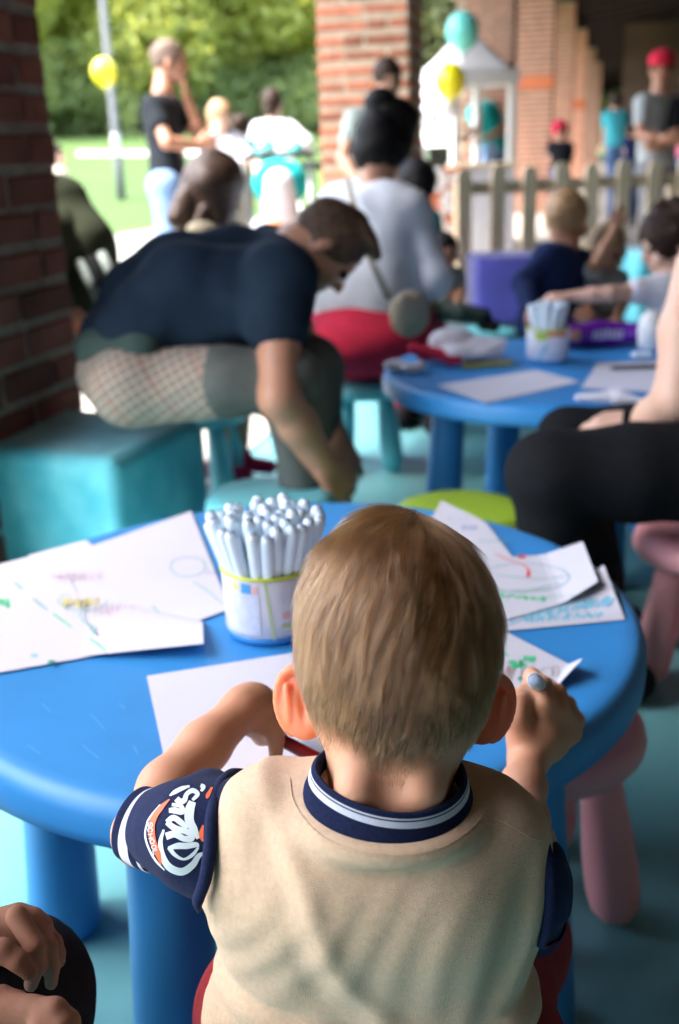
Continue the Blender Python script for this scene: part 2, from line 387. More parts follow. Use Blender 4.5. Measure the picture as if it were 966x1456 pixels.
far_path()
# turquoise flooring laid in sheets
L0 = Z(290, 690, 0)
fl_e = tag(bpy.data.objects.new('floor', pydata('floor', [tuple(L0-D*9+V3(0, 0, -.006)), tuple(L0-D*9-E_*8+V3(0, 0, -.006)), tuple(L0+D*3.38-E_*8+V3(0, 0, -.006)), tuple(L0+D*3.38+V3(0, 0, -.006))], [(0, 1, 2, 3)])), kind='structure'); COL.objects.link(fl_e); fl_e.data.materials.append(mat('floor_screed', (.03, .10, .11), .8))
gquad('porch_paving', [L0+D*3.36+E_*.6, L0+D*60+E_*.6, L0+D*60-E_*8, L0+D*3.36-E_*8], -.0075, mat('grey_brown_paving', (.36, .32, .27), .9, .2, 3, .3, 60))
shm = None
for i in range(5):
    for j in range(6):
        if shm is None:
            mb = MB(); mb.rbox((0, 0, 0), (1.484, 1.984, .012), .002, seg=1); sh = mb.build('flooring_sheet', M['floor'], fl_e); shm = sh.data
        else: sh = link('flooring_sheet', shm, None, fl_e)
        c = L0-D*8.62-E_*.02+D*(2*j+1)-E_*(1.5*i+.75); sh.location = (c[0], c[1], -.006+.0002*((i+j) % 2)); sh.rotation_euler.z = -AZ
# ---- brick pillars
brick_me = {}
def brick_mesh(L, W, H, v):
    k = (round(L, 3), round(W, 3), v)
    if k not in brick_me:
        bm = bmesh.new(); bmesh.ops.create_cube(bm, size=1); bmesh.ops.scale(bm, vec=(L, W, H), verts=bm.verts)
        r = random.Random(v*7+int(L*1000))
        for q in bm.verts: q.co += Vector([r.uniform(-.004, .004) for _ in range(3)])
        bmesh.ops.bevel(bm, geom=list(bm.edges), offset=.005, segments=1, affect='EDGES')
        me = bpy.data.meshes.new('brick'); bm.to_mesh(me); bm.free(); brick_me[k] = me
    return brick_me[k]
def pillar(label, corner, size_d, size_e, height, mb_mat, br_mat, zlim, single=True, course=.0745, bh=.053, top=3.42, grp='brick pillars of the porch'):
    """corner: near inner corner on the ground. bricks proud of a mortar core"""
    c = corner+D*size_d/2+E_*size_e/2; R = np.array([D, E_, V3(0, 0, 1)]).T
    e = empty('brick_pillar', label, 'pillar', grp, (c[0], c[1], 0))
    mb = MB(); mb.box((0, 0, height/2), (size_d-.012, size_e-.012, height), R=R); mb.build('mortar', mb_mat, e)
    rot = math.atan2(D[1], D[0]); rest = MB(); n = int(height/course); cnt = 0
    for i in range(n):
        z = .02+course*(i+.5)
        for face in range(4):
            Lf = size_d if face in (0, 2) else size_e
            offd = .12 if i % 2 else 0
            x = -Lf/2+ (0 if i % 2 else .0)
            xs = []; first = True
            while x < Lf/2-.01:
                L = .115 if (first and i % 2) else (.24 if random.random() > .25 else .115); first = False
                L = min(L, Lf/2-x); 
                if Lf/2-x-L < .05: L = Lf/2-x
                xs.append((x+L/2, L-.012)); x += L
            for xc, L in xs:
                if L < .02: continue
                if face == 0: lp = V3(xc, -size_e/2+.048, z)
                elif face == 2: lp = V3(xc, size_e/2-.048, z)
                elif face == 1: lp = V3(-size_d/2+.048, xc, z)
                else: lp = V3(size_d/2-.048, xc, z)
                if face in (1, 3) and abs(xc) > Lf/2-.1 and L < .1: continue
                ang = rot+(0 if face in (0, 2) else math.pi/2)
                wp = R@lp; vis = single and face in (0, 1, 3) and zlim[0] < z < zlim[1] and cnt < 298 and not (face == 3 and zlim[0] > .9)
                if vis:
                    o = link('brick', brick_mesh(round(L*50)/50, .10, bh, random.randint(0, 3)), None, e)
                    if not o.data.materials: o.data.materials.append(br_mat)
                    o.location = wp+V3(*[random.uniform(-.002, .002) for _ in range(3)]); o.rotation_euler = (random.uniform(-.01, .01), random.uniform(-.01, .01), ang+random.uniform(-.01, .01)); cnt += 1
                else:
                    rest.box(wp, (L, .10, bh), rz=ang)
    if rest.v:
        o = rest.build('brickwork', br_mat, e); o['kind'] = 'stuff'
    return e
# the pier beside the camera (seen from x 0 to 90 at the left), then the row
t1 = 2.66; A1 = P(92, 330, t1); A1[2] = 0
s1 = (A1-A2)@E_
A1c = A1-D*.72
pillar('dark red brick pillar nearest the camera, filling the left edge beside the turquoise cube', A1c, .72, .55, 3.42, M['mortar_shade'], M['brick'], (.25, 1.75), course=.088, bh=.068)
brick_me.clear()
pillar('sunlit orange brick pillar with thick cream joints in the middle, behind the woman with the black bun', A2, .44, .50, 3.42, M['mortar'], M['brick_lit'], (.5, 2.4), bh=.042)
names = ['brick pillar directly behind the white canopy of the stall', 'brick pillar with an orange band, right of the stall canopy', 'narrow far brick pillar next after the one with the orange band', 'distant brick pillar with a small orange notice on it', 'farthest but one brick pillar in the receding row', 'farthest brick pillar in the receding row']
piers = []
for k, t in enumerate((10.6, 15.2, 20.2, 25.2, 30.4, 36)):
    px = [727, 783, 812, 829, 842, 851][k]; A = P(px, 205, t); A[2] = 0
    piers.append((A, pillar(names[k], A, .46, .56, 3.42, M['mortar'], M['brick_lit'], (0, 0), single=False, bh=.042)))
def band(A, z, h, label, w=.58):
    mb = MB(); R = np.array([D, E_, V3(0, 0, 1)]).T; c = A+D*.23+E_*.28; mb.box((c[0], c[1], z), (.49, w+.02, h), R=R)
    o = mb.build('orange_band', mat('orange_tape', (.50, .13, .04), .6, .1)); tag(o, label, 'band')
band(piers[1][0], P(760, 118, 15.2)[2], .15, 'orange band wrapped round the brick pillar right of the stall')
band(piers[3][0], P(820, 150, 25.2)[2], .22, 'small orange notice band round a distant brick pillar')
# behind the camera the row goes on
A0 = A1c-D*4.9
pillar('brick pillar behind the camera, first of the porch row', A0, 1.0, .55, 3.42, M['mortar_shade'], M['brick'], (0, 0), single=False)
# ---- beam over the pillars, roof timbers and planks
R_ = np.array([D, E_, V3(0, 0, 1)]).T
def along(s, e, z): return A2+D*s+E_*e+V3(0, 0, z)
mb = MB(); mb.box(along(28, .26, 3.57), (78, .50, .30), R=R_); tag(mb.build('eaves_beam', M['wood_dk']), 'long dark timber beam resting on the row of brick pillars', 'beam')
roof = empty('porch_roof', 'dark timber roof of sloping planks and rafters over the porch', 'roof', loc=tuple(along(0, 0, 3.6)))
mb = MB(); slope = .14; ang = math.atan(slope)
Rr = R_@np.array(Matrix.Rotation(ang, 3, 'X')).T
W_ = 5.3
mb.box(along(28, -(W_/2-1.6)*math.cos(ang), 3.90+slope*(W_/2-1.6)), (78, W_, .05), R=Rr); wmesh(mb.build('roof_deck', M['wood_dk']), roof)
rmesh = None
for i in range(52):
    s = -9+1.2*i*1.2
    mb = MB()
    if rmesh is None: mb.box((0, 0, 0), (.14, W_-.1, .2), R=Rr); r = mb.build('rafter', M['wood_dk'], roof); rmesh = r.data
    else: r = link('rafter', rmesh, None, roof)
    r.location = Vector(along(s, -(W_/2-1.6)*math.cos(ang), 3.765+slope*(W_/2-1.6)))-roof.location
pmesh = None
for i in range(12):
    e_ = 1.32-(i*.44)
    if pmesh is None: mb = MB(); mb.box((0, 0, 0), (77.8, .40, .02), R=Rr); r = mb.build('roof_plank', M['wood_dk'], roof); pmesh = r.data
    else: r = link('roof_plank', pmesh, None, roof)
    r.location = Vector(along(28, e_, 3.86-.0+slope*(-e_)+.0))-roof.location
# back wall of the porch on the right
wl = mat('brown_plaster', (.10, .065, .045), .9, .3, 1.5, .4, 30)
mb = MB(); mb.box(along(25, -2.25, 1.9), (.3, 2.3, 3.8), R=R_); tag(mb.build('partition_wall', wl), 'brown wall across the far end of the porch, behind the man in the red cap', 'wall', kind='thing')
mb = MB(); mb.box(along(28, -3.55, 2.1), (78, .3, 4.2), R=R_); tag(mb.build('porch_wall', wl), 'dark brown rear wall of the porch running away on the right', 'wall', kind='thing')
mb = MB(); mb.box(along(-9.6, -1.55, 2.0), (.3, 3.7, 4.0), R=R_); tag(mb.build('added_end_wall', mat('cream_fill_plaster', (.40, .34, .27), .9, .15, 2, .3, 40)), 'cream wall closing the porch behind the camera', 'wall', kind='thing')  # unseen wall, added to stop light from behind and fill the boy's back
# ---- trees, hedge
def leaf_crown(name, blobs, n, size, m, parent, seed=1):
    r = np.random.default_rng(seed); w = np.array([b[1][0]*b[1][1]*b[1][2] for b in blobs]); w = w/w.sum()
    idx = r.choice(len(blobs), n, p=w); d = r.normal(size=(n, 3)); d /= np.linalg.norm(d, axis=1)[:, None]
    rad = r.uniform(.45, 1, n)**.5
    cc = np.array([b[0] for b in blobs])[idx]; rr = np.array([b[1] for b in blobs])[idx]
    p = cc+d*rr*rad[:, None]*(1+.12*np.sin(7*d[:, :1]+5*d[:, 1:2]))
    a = r.normal(size=(n, 3)); a /= np.linalg.norm(a, axis=1)[:, None]; b = np.cross(a, r.normal(size=(n, 3))); b /= np.linalg.norm(b, axis=1)[:, None]
    s = size*r.uniform(.6, 1.3, n)[:, None]; v = np.stack([p-a*s, p-b*s*.5, p+a*s, p+b*s*.5], 1).reshape(-1, 3)
    me = npmesh(name, v, np.arange(4*n).reshape(-1, 4), False); return link(name, me, m, parent)
def tree(label, base, h, w, m, n=9000, size=.16, seed=1, low=.25, trunk=True, name='tree', cat='tree'):
    h *= 1.3 if trunk else .95; w *= 1.3; size *= 1.25
    e = empty(name, label, cat, 'trees and bushes round the lawn', tuple(base)); r = random.Random(seed)
    if trunk:
        mb = MB(); mb.tube([V3(0, 0, -.1), V3(.05*h*.1, 0, h*.3), V3(0, .02*h, h*.62)], [h*.032, h*.022, h*.01], 9)
        for k in range(6):
            a = r.uniform(0, 6.28); mb.tube([V3(0, 0, h*(.25+.06*k)), V3(math.cos(a)*w*.25, math.sin(a)*w*.25, h*(.42+.06*k)), V3(math.cos(a)*w*.42, math.sin(a)*w*.42, h*(.5+.07*k))], [h*.012, h*.008, h*.003], 6)
        mb.build('trunk', M['bark'], e)
    bl = []
    for k in range(16):
        a = r.uniform(0, 6.28); q = r.uniform(0, .36)*w; z = h*r.uniform(low+.1, .88); bl.append((V3(math.cos(a)*q, math.sin(a)*q, z), V3(1, 1, .75)*r.uniform(.16, .27)*w))
    bl.append((V3(0, 0, h*(low+.45)), V3(w*.36, w*.36, h*.3)))
    leaf_crown('crown', bl, n, size, m, e, seed); return e
def gp(px, t):
    t = t+13; p = P(px, 225, t); p[2] = gh(p[0], p[1]); return p
tree('large bright green tree with drooping sunlit leaves behind the lamp post', gp(150, 36), 13, 11, M['leaf'], 34000, .2, 3, .05)
tree('bright green tree behind the standing man in the black shirt', gp(300, 34), 12, 10, M['leaf'], 32000, .2, 5, .05)
tree('light green tree close behind the left brick pillar', gp(15, 31), 11, 9, M['leaf'], 16000, .2, 8, .05)
tree('olive green tree between the bright tree and the middle brick pillar', gp(408, 40), 13, 7, M['leaf_ol'], 18000, .2, 11, .02)
tree('dull grey-green conifer just left of the middle brick pillar', gp(450, 50), 17, 7, M['leaf_dk'], 18000, .22, 13, .02)
tree('tall bright tree at the back between the two bright green trees', gp(225, 46), 18, 13, M['leaf'], 20000, .25, 15, .1)
tree('green tree seen in the gap above the stall canopy', gp(625, 40), 14, 9, M['leaf_ol'], 14000, .2, 17, .02)
tree('tree behind the stall, seen past its left post', gp(700, 52), 14, 12, M['leaf_ol'], 14000, .25, 18, .02)
tree('small green tree far off at the end of the porch', gp(868, 60), 7, 7, M['leaf_ol'], 8000, .25, 19, .02)
for k, (px, t, h, w) in enumerate(((100, 33, 2.6, 5), (180, 32, 2.9, 5.5), (268, 33, 2.5, 5), (350, 34, 2.4, 5), (430, 34, 2.6, 5), (20, 31, 2.8, 5))):
    tree(['dark low bush left of the lamp post at the edge of the lawn', 'dark low bush just right of the lamp post at the edge of the lawn', 'dark low bush behind the back of the standing man', 'dark low bush behind the woman in white', 'dark low bush beside the middle brick pillar', 'dark low bush hidden by the left brick pillar'][k], gp(px, t), h, w, M['leaf_dk'], 5000, .12, 30+k, .0, False, 'bush', 'bush')
# ---- lamp post
lb = Z(175, 303, -.03); e = empty('lamp_post', 'tall grey steel lamp post on the lawn beside the path', 'lamp post', loc=tuple(lb))
mb = MB(); mb.tube([(0, 0, 0), (0, 0, 1.0), (0, 0, 1.02), (0, 0, 6.0)], [.085, .085, .07, .045], 14); mb.build('pole', M['galv'], e, True)
mb = MB(); mb.lathe([(.13, 0), (.13, .03), (.09, .05)], n=18); mb.build('base', M['galv'], e)
mb = MB(); mb.lathe([(.074, 1.05), (.076, 1.06), (.076, 1.42), (.073, 1.43)], n=18); mb.build('sticker', M['white_mt'], e, True)
mb = MB(); mb.lathe([(.02, 6.0), (.2, 6.02), (.24, 6.1), (.12, 6.25), (.02, 6.3)], n=20); mb.build('lantern', M['galv'], e, True)
# ---- balloons
def balloon(label, c, r, m, string_to=None):
    e = empty('balloon', label, 'balloon', 'balloons hung up around the party', tuple(c))
    mb = MB(); prof = [(r*.03, -r*1.32)]
    for i in range(1, 20):
        th = -math.pi/2+math.pi*i/20; z = math.sin(th); q = math.cos(th); prof.append((r*q, r*(1.2*z if z < 0 else 1.08*z)))
    prof.append((r*.005, r*1.08)); mb.lathe(prof, n=28); mb.build('balloon_skin', m, e, True)
    mb = MB(); mb.lathe([(r*.02, -r*1.28), (r*.12, -r*1.40), (r*.1, -r*1.42)], n=12); mb.build('knot', m, e, True)
    if string_to is not None:
        q = np.asarray(string_to)-c; mb = MB(); mb.tube([V3(0, 0, -r*1.38), q*.5+V3(.03, 0, 0), q], .003, 5); mb.build('string', M['white_mt'], e)
balloon('yellow balloon tied to the grey lamp post', P(148, 102, 13.5), .155, M['b_yel'], P(166, 180, 14.8))
balloon('turquoise balloon above the yellow one at the stall canopy', P(658, 43, 8.6), .135, M['b_teal'], P(645, 150, 9.2))
balloon('yellow balloon hanging below the turquoise one at the stall', P(640, 114, 8.4), .125, M['b_yel'], P(643, 160, 9.2))
balloon('white balloon half hidden under the yellow balloon at the stall', P(634, 148, 8.8), .10, M['b_white'], P(640, 190, 9.2))
balloon('white balloon low at the left edge of the stall', P(610, 163, 9.2), .11, M['b_white'], P(612, 200, 9.2))
# ---- stall with white canopy
ST = 9.6
def SP(px, py, dt=0): return P(px, py, ST+dt)
gz = SP(684, 300)[2]
c0 = SP(690, 240); e = empty('market_stall', 'white market stall with peaked canopy and white posts behind the fence', 'stall', loc=(c0[0], c0[1], 0))
cx, cy = c0[0], c0[1]; hw = (SP(740, 240)-SP(605, 240))[0]/2; cxs = (SP(740, 240)[0]+SP(605, 240)[0])/2-cx
ez = SP(670, 103)[2]; pz = SP(686, 26)[2]
Rs = np.array(Matrix.Rotation(.42, 3, 'Z'))
hw *= .82
for sx in (-1, 1):
    for sy in (-1, 1):
        q = Rs@V3(sx*hw*.86, sy*hw*.86, 0); mb = MB(); mb.box((cxs+q[0], .5+q[1], ez/2), (.065, .065, ez), rz=.42); mb.build('post', M['white_mt'], e)
mb = MB(); cor = [Rs@V3(sx*hw, sy*hw, 0)+V3(cxs, .5, 0) for sx, sy in ((-1, -1), (1, -1), (1, 1), (-1, 1))]
N = 6; v = []; f = []
for s in range(4):
    a, b = cor[s], cor[(s+1) % 4]
    base = len(v)
    for i in range(N+1):
        for j in range(N+1):
            q = (a*(1-j/N)+b*(j/N))*(1-i/N)+V3(cxs, .5, 0)*(i/N); sag = .10*math.sin(math.pi*i/N)
            v.append((q[0], q[1], ez+(pz-ez)*(i/N)-sag*.5))
    f += [(base+i*(N+1)+j, base+i*(N+1)+j+1, base+(i+1)*(N+1)+j+1, base+(i+1)*(N+1)+j) for i in range(N) for j in range(N)]
me = pydata('canopy', v, f, True); cano = link('canopy', me, M['white_cv'], e); so = cano.modifiers.new('thick', 'SOLIDIFY'); so.thickness = .008
mb = MB()
for s in range(4):
    a, b = cor[s], cor[(s+1) % 4]; mb.box((a+b)/2+V3(0, 0, ez-.05), (np.linalg.norm(b-a), .012, .12), rz=math.atan2(*(b-a)[1::-1]))
mb.build('valance', M['white_cv'], e)
q = cor[0]; mb = MB(); m1 = (cor[3]+cor[0])/2; mb.box(m1*.999+V3(0, 0, ez-.35), (hw*2*.8, .01, .55), rz=math.atan2(*(cor[0]-cor[3])[1::-1])); mb.build('side_panel', M['white_cv'], e)
# counter in front of it with a grey front, and a painted board
co = empty('stall_counter', 'grey fronted serving counter under the white canopy', 'counter', loc=(SP(696, 300)[0], SP(696, 300)[1], 0))
th_ = P(696, 232, 8.9)[2]
mb = MB(); mb.box((-.12, -.35, th_-.015), (.56, .5, .03)); mb.build('counter_top', M['wood_pale'], co)
mb = MB(); mb.box((-.12, -.55, th_/2), (.50, .03, th_-.06)); mb.build('front_panel', mat('grey_panel', (.42, .43, .46), .6, .05), co)
for sx in (-1, 1):
    mb = MB(); mb.box((sx*.24-.12, -.3, th_/2-.02), (.03, .44, th_-.04)); mb.build('side_panel', M['white_mt'], co)
bp = P(628, 290, 7.7); bo = empty('flower_board', 'orange board painted with big white flowers at the end of the fence', 'board', loc=(bp[0], bp[1], 0))
bt, bb = P(628, 238, 7.7)[2], max(0, P(628, 350, 7.7)[2])
mb = MB(); mb.box((0, 0, (bt+bb)/2), (.34, .03, bt-bb)); mb.build('board_panel', mat('orange_board', (.50, .13, .05), .7, .3, 14), bo)
mb = MB(); r = random.Random(3)
for (fx, fz, fr) in ((-.05, .25, .10), (.09, .05, .11), (-.08, -.12, .11), (.08, -.26, .09), (.11, .25, .06)):
    for k in range(7):
        a = 6.28*k/7+fz*9; cx_, cz_ = fx+math.cos(a)*fr*.6, (bt+bb)/2+fz*(bt-bb)*1.4+math.sin(a)*fr*.6
        c = V3(cx_, -.018, cz_); vs = [c+V3(math.cos(t_+a)*fr*.42, 0, math.sin(t_+a)*fr*.30) for t_ in np.linspace(0, 6.28, 9)[:-1]]
        mb.add(vs, [tuple(range(8))]); mb.add([p+V3(0, .004, 0) for p in vs], [tuple(range(7, -1, -1))])
o = mb.build('flower_print', M['white_mt'], bo)
for sx in (-.14, .14):
    mb = MB(); mb.box((sx, .03, bt/2-.05), (.04, .04, bt-.1)); mb.build('leg', M['wood_pale'], bo)
# ---- picket fence
fa = P(650, 262, 6.5); fb = P(1010, 262, 6.9); fe = empty('picket_fence', 'low unpainted wooden picket fence across the porch behind the children', 'fence', loc=(fa[0], fa[1], 0))
fd = fb-fa; fd[2] = 0; flen = np.linalg.norm(fd)+1.2; fdn = nrm(fd); rz = math.atan2(fdn[1], fdn[0]); pk = None
ftop = P(710, 234, 6.5)[2]
for i in range(int(flen/.215)+1):
    if pk is None:
        mb = MB(); w = .047; hh = ftop-.05; mb.v = []
        out = [(-w, 0), (w, 0), (w, hh-.035), (w*.55, hh), (-w*.55, hh), (-w, hh-.035)]
        mb.add([(x, -.011, z) for x, z in out]+[(x, .011, z) for x, z in out], [tuple(range(5, -1, -1)), tuple(range(6, 12))]+[(k, (k+1) % 6, 6+(k+1) % 6, 6+k) for k in range(6)])
        mb.f = [tuple(reversed(q)) for q in mb.f]
        p = mb.build('picket', mat('picket_timber', (.82, .68, .47), .75, .12, 6, .25, 80, rand=.10), fe); pk = p.data
    else: p = link('picket', pk, None, fe)
    q = fdn*(.05+.215*i); p.location = (q[0], q[1], .05+(0 if i % 2 else -.02)); p.rotation_euler = (0, random.uniform(-.01, .01), rz)
for z_ in (P(800, 262, 6.7)[2], .22):
    mb = MB(); mb.box(fdn*flen/2+V3(0, .028, z_), (flen, .03, .075), rz=rz); mb.build('rail', M['wood_pale'], fe)
for s in (0.02, 1.5, 3.0):
    if s < flen: mb = MB(); mb.box(fdn*s+V3(0, .07, (ftop-.1)/2), (.06, .05, ftop-.1), rz=rz); mb.build('fence_post', M['wood_pale'], fe)
# ================================================================ furniture
def play_table(label, c, rot, legr=.335, angs=(0, 90, 180, 270)):
    e = empty('round_table', label, 'table', 'blue round play tables', (c[0], c[1], 0), rot)
    mb = MB(); R0 = .425
    prof = [(.02, .445), (R0-.06, .445), (R0-.02, .440), (R0-.016, .431), (R0-.006, .430), (R0-.0005, .4335), (R0, .445), (R0-.0005, .462), (R0-.003, .470), (R0-.008, .4765), (R0-.016, .4795), (R0-.03, .4792), (R0-.05, .479), (.2, .479), (.02, .479)]
    mb.lathe(prof, n=160); mb.build('tabletop', M['table'], e, True)
    lg = None
    for k in range(4):
        a = math.radians(angs[k]); mb = MB()
        if lg is None:
            mb.tube([(-.028, 0, .45), (-.02, 0, .36), (0, 0, .02), (0, 0, .006), (0, 0, 0)], [.040, .041, .049, .048, .044], 36); o = mb.build('leg', M['table'], e, True); lg = o.data
        else: o = link('leg', lg, None, e)
        o.location = (legr*math.cos(a), legr*math.sin(a), 0); o.rotation_euler.z = a
    return e
play_table('round blue plastic table the small boy is drawing at, nearest the camera', (-.067, 1.186), 0.0, .335, (176, -112, -33, 75))
play_table('round blue plastic table farther back, holding the purple packet', (.545, 2.60), math.radians(195), .30)
def stool(label, c, m, rot=.4, h=.30, r=.145):
    e = empty('stool', label, 'stool', 'round plastic children\'s stools', (c[0], c[1], 0), rot)
    mb = MB(); mb.lathe([(.01, h-.058), (r*.72, h-.058), (r*.93, h-.052), (r*.995, h-.038), (r, h-.028), (r*.975, h-.014), (r*.90, h-.003), (r*.75, h), (.01, h-.001)], n=56); mb.build('seat', m, e, True)
    lg = None
    for k in range(4):
        a = math.pi/2*k
        if lg is None:
            mb = MB(); zs = np.array([1, .8, .6, .4, .22, .1, .03, 0]); rr = [.026, .029, .033, .0365, .037, .033, .022, .008]
            mb.tube([(.035*(1-z)-.0, 0, z*(h-.06)) for z in zs], rr, 22); o = mb.build('leg', m, e, True); lg = o.data
        else: o = link('leg', lg, None, e)
        o.location = (r*.60*math.cos(a), r*.60*math.sin(a), 0); o.rotation_euler.z = a
    return e
def sc(px, py, z=.30):
    p = Z(px, py, z); return (p[0], p[1])
stool('light aqua stool empty behind the near table, beside the dark cube face', sc(384, 700), M['aqua'], .2)
stool('lime green stool showing behind the boy\'s head at the near table', sc(655, 722), M['lime'], .5)
stool('light blue stool under the seated woman with the black bun', sc(520, 536), M['aqua'], .75)
stool('turquoise stool empty behind the far blue table', sc(690, 470), M['teal_pl'], .3)
stool('pink stool under the person in black trousers', sc(1012, 752), M['pink'], .35)
stool('pink stool tucked under the right side of the near table', (.250, 1.235), M['pink'], math.radians(-26))
stool('blue stool the small boy is sitting on', (.035, .585), M['table'], .8, .29, .135)
stool('turquoise stool under the child at the right of the far table', (1.26, 3.1), M['teal_pl'], .3)
stool('lime green stool under the boy in the patterned navy jumper', (.86, 3.25), M['lime'], .3)
stool('pink stool under the blond toddler behind the far table', (1.07, 3.35), M['pink'], .6)
stool('aqua stool under the long haired girl behind the bending man', (-.42, 3.2), M['aqua'], .6, .28)
def cube(label, c, s, h, rz, m):
    e = empty('cube_seat', label, 'cube seat', 'soft velvet cube seats', (c[0], c[1], 0), rz)
    bm = bmesh.new(); bmesh.ops.create_cube(bm, size=1); bmesh.ops.scale(bm, vec=(s[0], s[1], h-.02), verts=bm.verts)
    bmesh.ops.bevel(bm, geom=list(bm.edges), offset=.032, segments=6, profile=.5, affect='EDGES')
    for v in bm.verts:
        x, y, z = v.co; v.co.z += h/2+.01
    me = bpy.data.meshes.new('cushion_body'); bm.to_mesh(me); bm.free(); me.polygons.foreach_set('use_smooth', [True]*len(me.polygons)); cb_ = link('cushion_body', me, m, e); cb_.modifiers.new('n', 'WEIGHTED_NORMAL')
    mb = MB(); x, y = s[0]/2-.016, s[1]/2-.016
    for sx in (-1, 1):
        for sy in (-1, 1): mb.lathe([(.018, 0), (.02, .004), (.02, .014)], c=(sx*x*.85, sy*y*.85, 0), n=12)
    o = mb.build('foot_pads', M['black_rub'], e); o['kind'] = 'stuff'
    return e
ca = Z(160, 654, .40); u1 = nrm(V3(.43, .90, 0)); u2 = V3(-u1[1], u1[0], 0)
cube('large turquoise velvet cube seat the bending man sits on, at the left', ca[:2]+(u1*.19+u2*.235)[:2], (.38, .47), .40, math.atan2(u1[1], u1[0]), M['velvet'])
pc = P(718, 400, 6.15)
cube('purple velvet cube seat standing against the picket fence', (pc[0], pc[1]+.05), (.385, .385), .40, .02, M['purple'])
pc = P(935, 420, 6.0)
cube('teal velvet cube seat by the fence behind the toddler', (pc[0], pc[1]), (.40, .40), .42, .1, M['velvet'])
# ================================================================ paper
def sheet(label, cor, z, m=None, n=14, curl=None, group='paper sheets on the tables', name='paper_sheet', cat='paper', thick=.00025, wave=.00018, seed=0):
    """cor: four pixel corners of a sheet lying at height z"""
    p = [Z(c[0], c[1], z) if len(c) == 2 else Z(c[0], c[1], z+c[2]) for c in cor]; v = []; r = random.Random(seed); ph = [r.uniform(0, 6) for _ in range(4)]
    for j in range(n+1):
        for i in range(n+1):
            a, b = i/n, j/n; q = (p[0]*(1-a)+p[1]*a)*(1-b)+(p[3]*(1-a)+p[2]*a)*b
            q = q+V3(0, 0, wave*(1+math.sin(5*a+ph[0])*math.cos(4*b+ph[1])))
            if curl: q = q+V3(*curl(a, b))
            v.append(q)
    w = n+1; f = [(j*w+i, j*w+i+1, (j+1)*w+i+1, (j+1)*w+i) for j in range(n) for i in range(n)]
    c = sum(p)/4; me = pydata(name, [q-c for q in v], f, False); o = link(name, me, m or M['paper']); o.location = Vector(c)
    so = o.modifiers.new('t', 'SOLIDIFY'); so.thickness = thick; so.offset = 1
    return tag(o, label, cat, group)
from mathutils.bvhtree import BVHTree
stroke_n = [0]
def strokes(parent, items, z, w=.0022, name='drawing'):
    """felt pen lines on a sheet: items = [(ink, width, [pixels...])]"""
    pm = parent.data; bv = BVHTree.FromPolygons([v.co+parent.location for v in pm.vertices], [tuple(q.vertices) for q in pm.polygons]); by = {}
    def onto(a, b, z_):
        h = bv.ray_cast(Vector(CAM), Vector(ray(a, b)).normalized())
        stroke_n[0] += 1
        return (np.array(h[0]) if h[0] is not None else Z(a, b, z_-.0015))+V3(0, 0, .0006)
    for ik, wd, pts in items: by.setdefault(ik, []).append((wd, pts))
    for ik, ls in by.items():
        mb = MB()
        for wd, pts in ls:
            q = [onto(a, b, z) for a, b in pts]; L = []
            for i, p in enumerate(q):
                d = nrm(q[min(i+1, len(q)-1)]-q[max(0, i-1)]); nn = V3(-d[1], d[0], 0)*wd/2*(1+.3*math.sin(i*2.3)); L += [p-nn, p+nn]
            for i in range(len(q)-1):
                up_ = V3(0, 0, 1.5e-5*(stroke_n[0] % 17)); stroke_n[0] += 1; mb.add([L[2*i]+up_, L[2*i+2]+up_, L[2*i+3]+up_, L[2*i+1]+up_], [(0, 1, 2, 3)])
        o = mb.build(name, M[ik]); wmesh(o, parent); o['kind'] = 'stuff'
def scrib(cx, cy, w, h, n, slant=0.0, seed=0):
    r = random.Random(seed); return [(cx-w/2+w*i/n+r.uniform(-1, 1)*w/n, cy+(h/2 if i % 2 else -h/2)*r.uniform(.6, 1)+slant*(i/n-.5)) for i in range(n+1)]
def oval(cx, cy, a, b, n=22, t0=0, t1=6.3, rot=0.0, j=.04, seed=0):
    r = random.Random(seed); out = []
    for i in range(n+1):
        t = t0+(t1-t0)*i/n; x, y = a*math.cos(t)*(1+r.uniform(-j, j)), b*math.sin(t)*(1+r.uniform(-j, j)); out.append((cx+x*math.cos(rot)-y*math.sin(rot), cy+x*math.sin(rot)+y*math.cos(rot)))
    return out
TZ = .4800
s = sheet('large white sheet lowest on the left of the near table, one lifted corner casting shade', [(-190, 935), (291, 934), (289, 885), (-60, 800)], TZ+.0006, n=24, curl=lambda a, b: (0, 0, .016*max(0, a-.62)/.38*(1-b)**.6))
s = sheet('white sheet at the far left edge with a green scribble and dots', [(-120, 978), (150, 930), (82, 782), (-150, 840)], TZ+.0011, seed=2, n=20)
strokes(s, [('ink_green', .004, scrib(3, 858, 16, 14, 9)), ('ink_dkgreen', .004, scrib(73, 942, 6, 5, 6)), ('ink_cyan', .003, scrib(49, 933, 7, 5, 6)), ('ink_pale', .003, [(20, 828), (32, 838)]), ('ink_pale', .003, [(48, 852), (60, 862), (68, 868)]), ('ink_green', .0022, [(76, 873), (88, 882), (103, 893)])], TZ+.0066)
s = sheet('white sheet with pale oval outlines, on top of the left pile', [(155, 931), (327, 866), (272, 727), (86, 792)], TZ+.0015, seed=3, n=20)
S3 = TZ+.0062
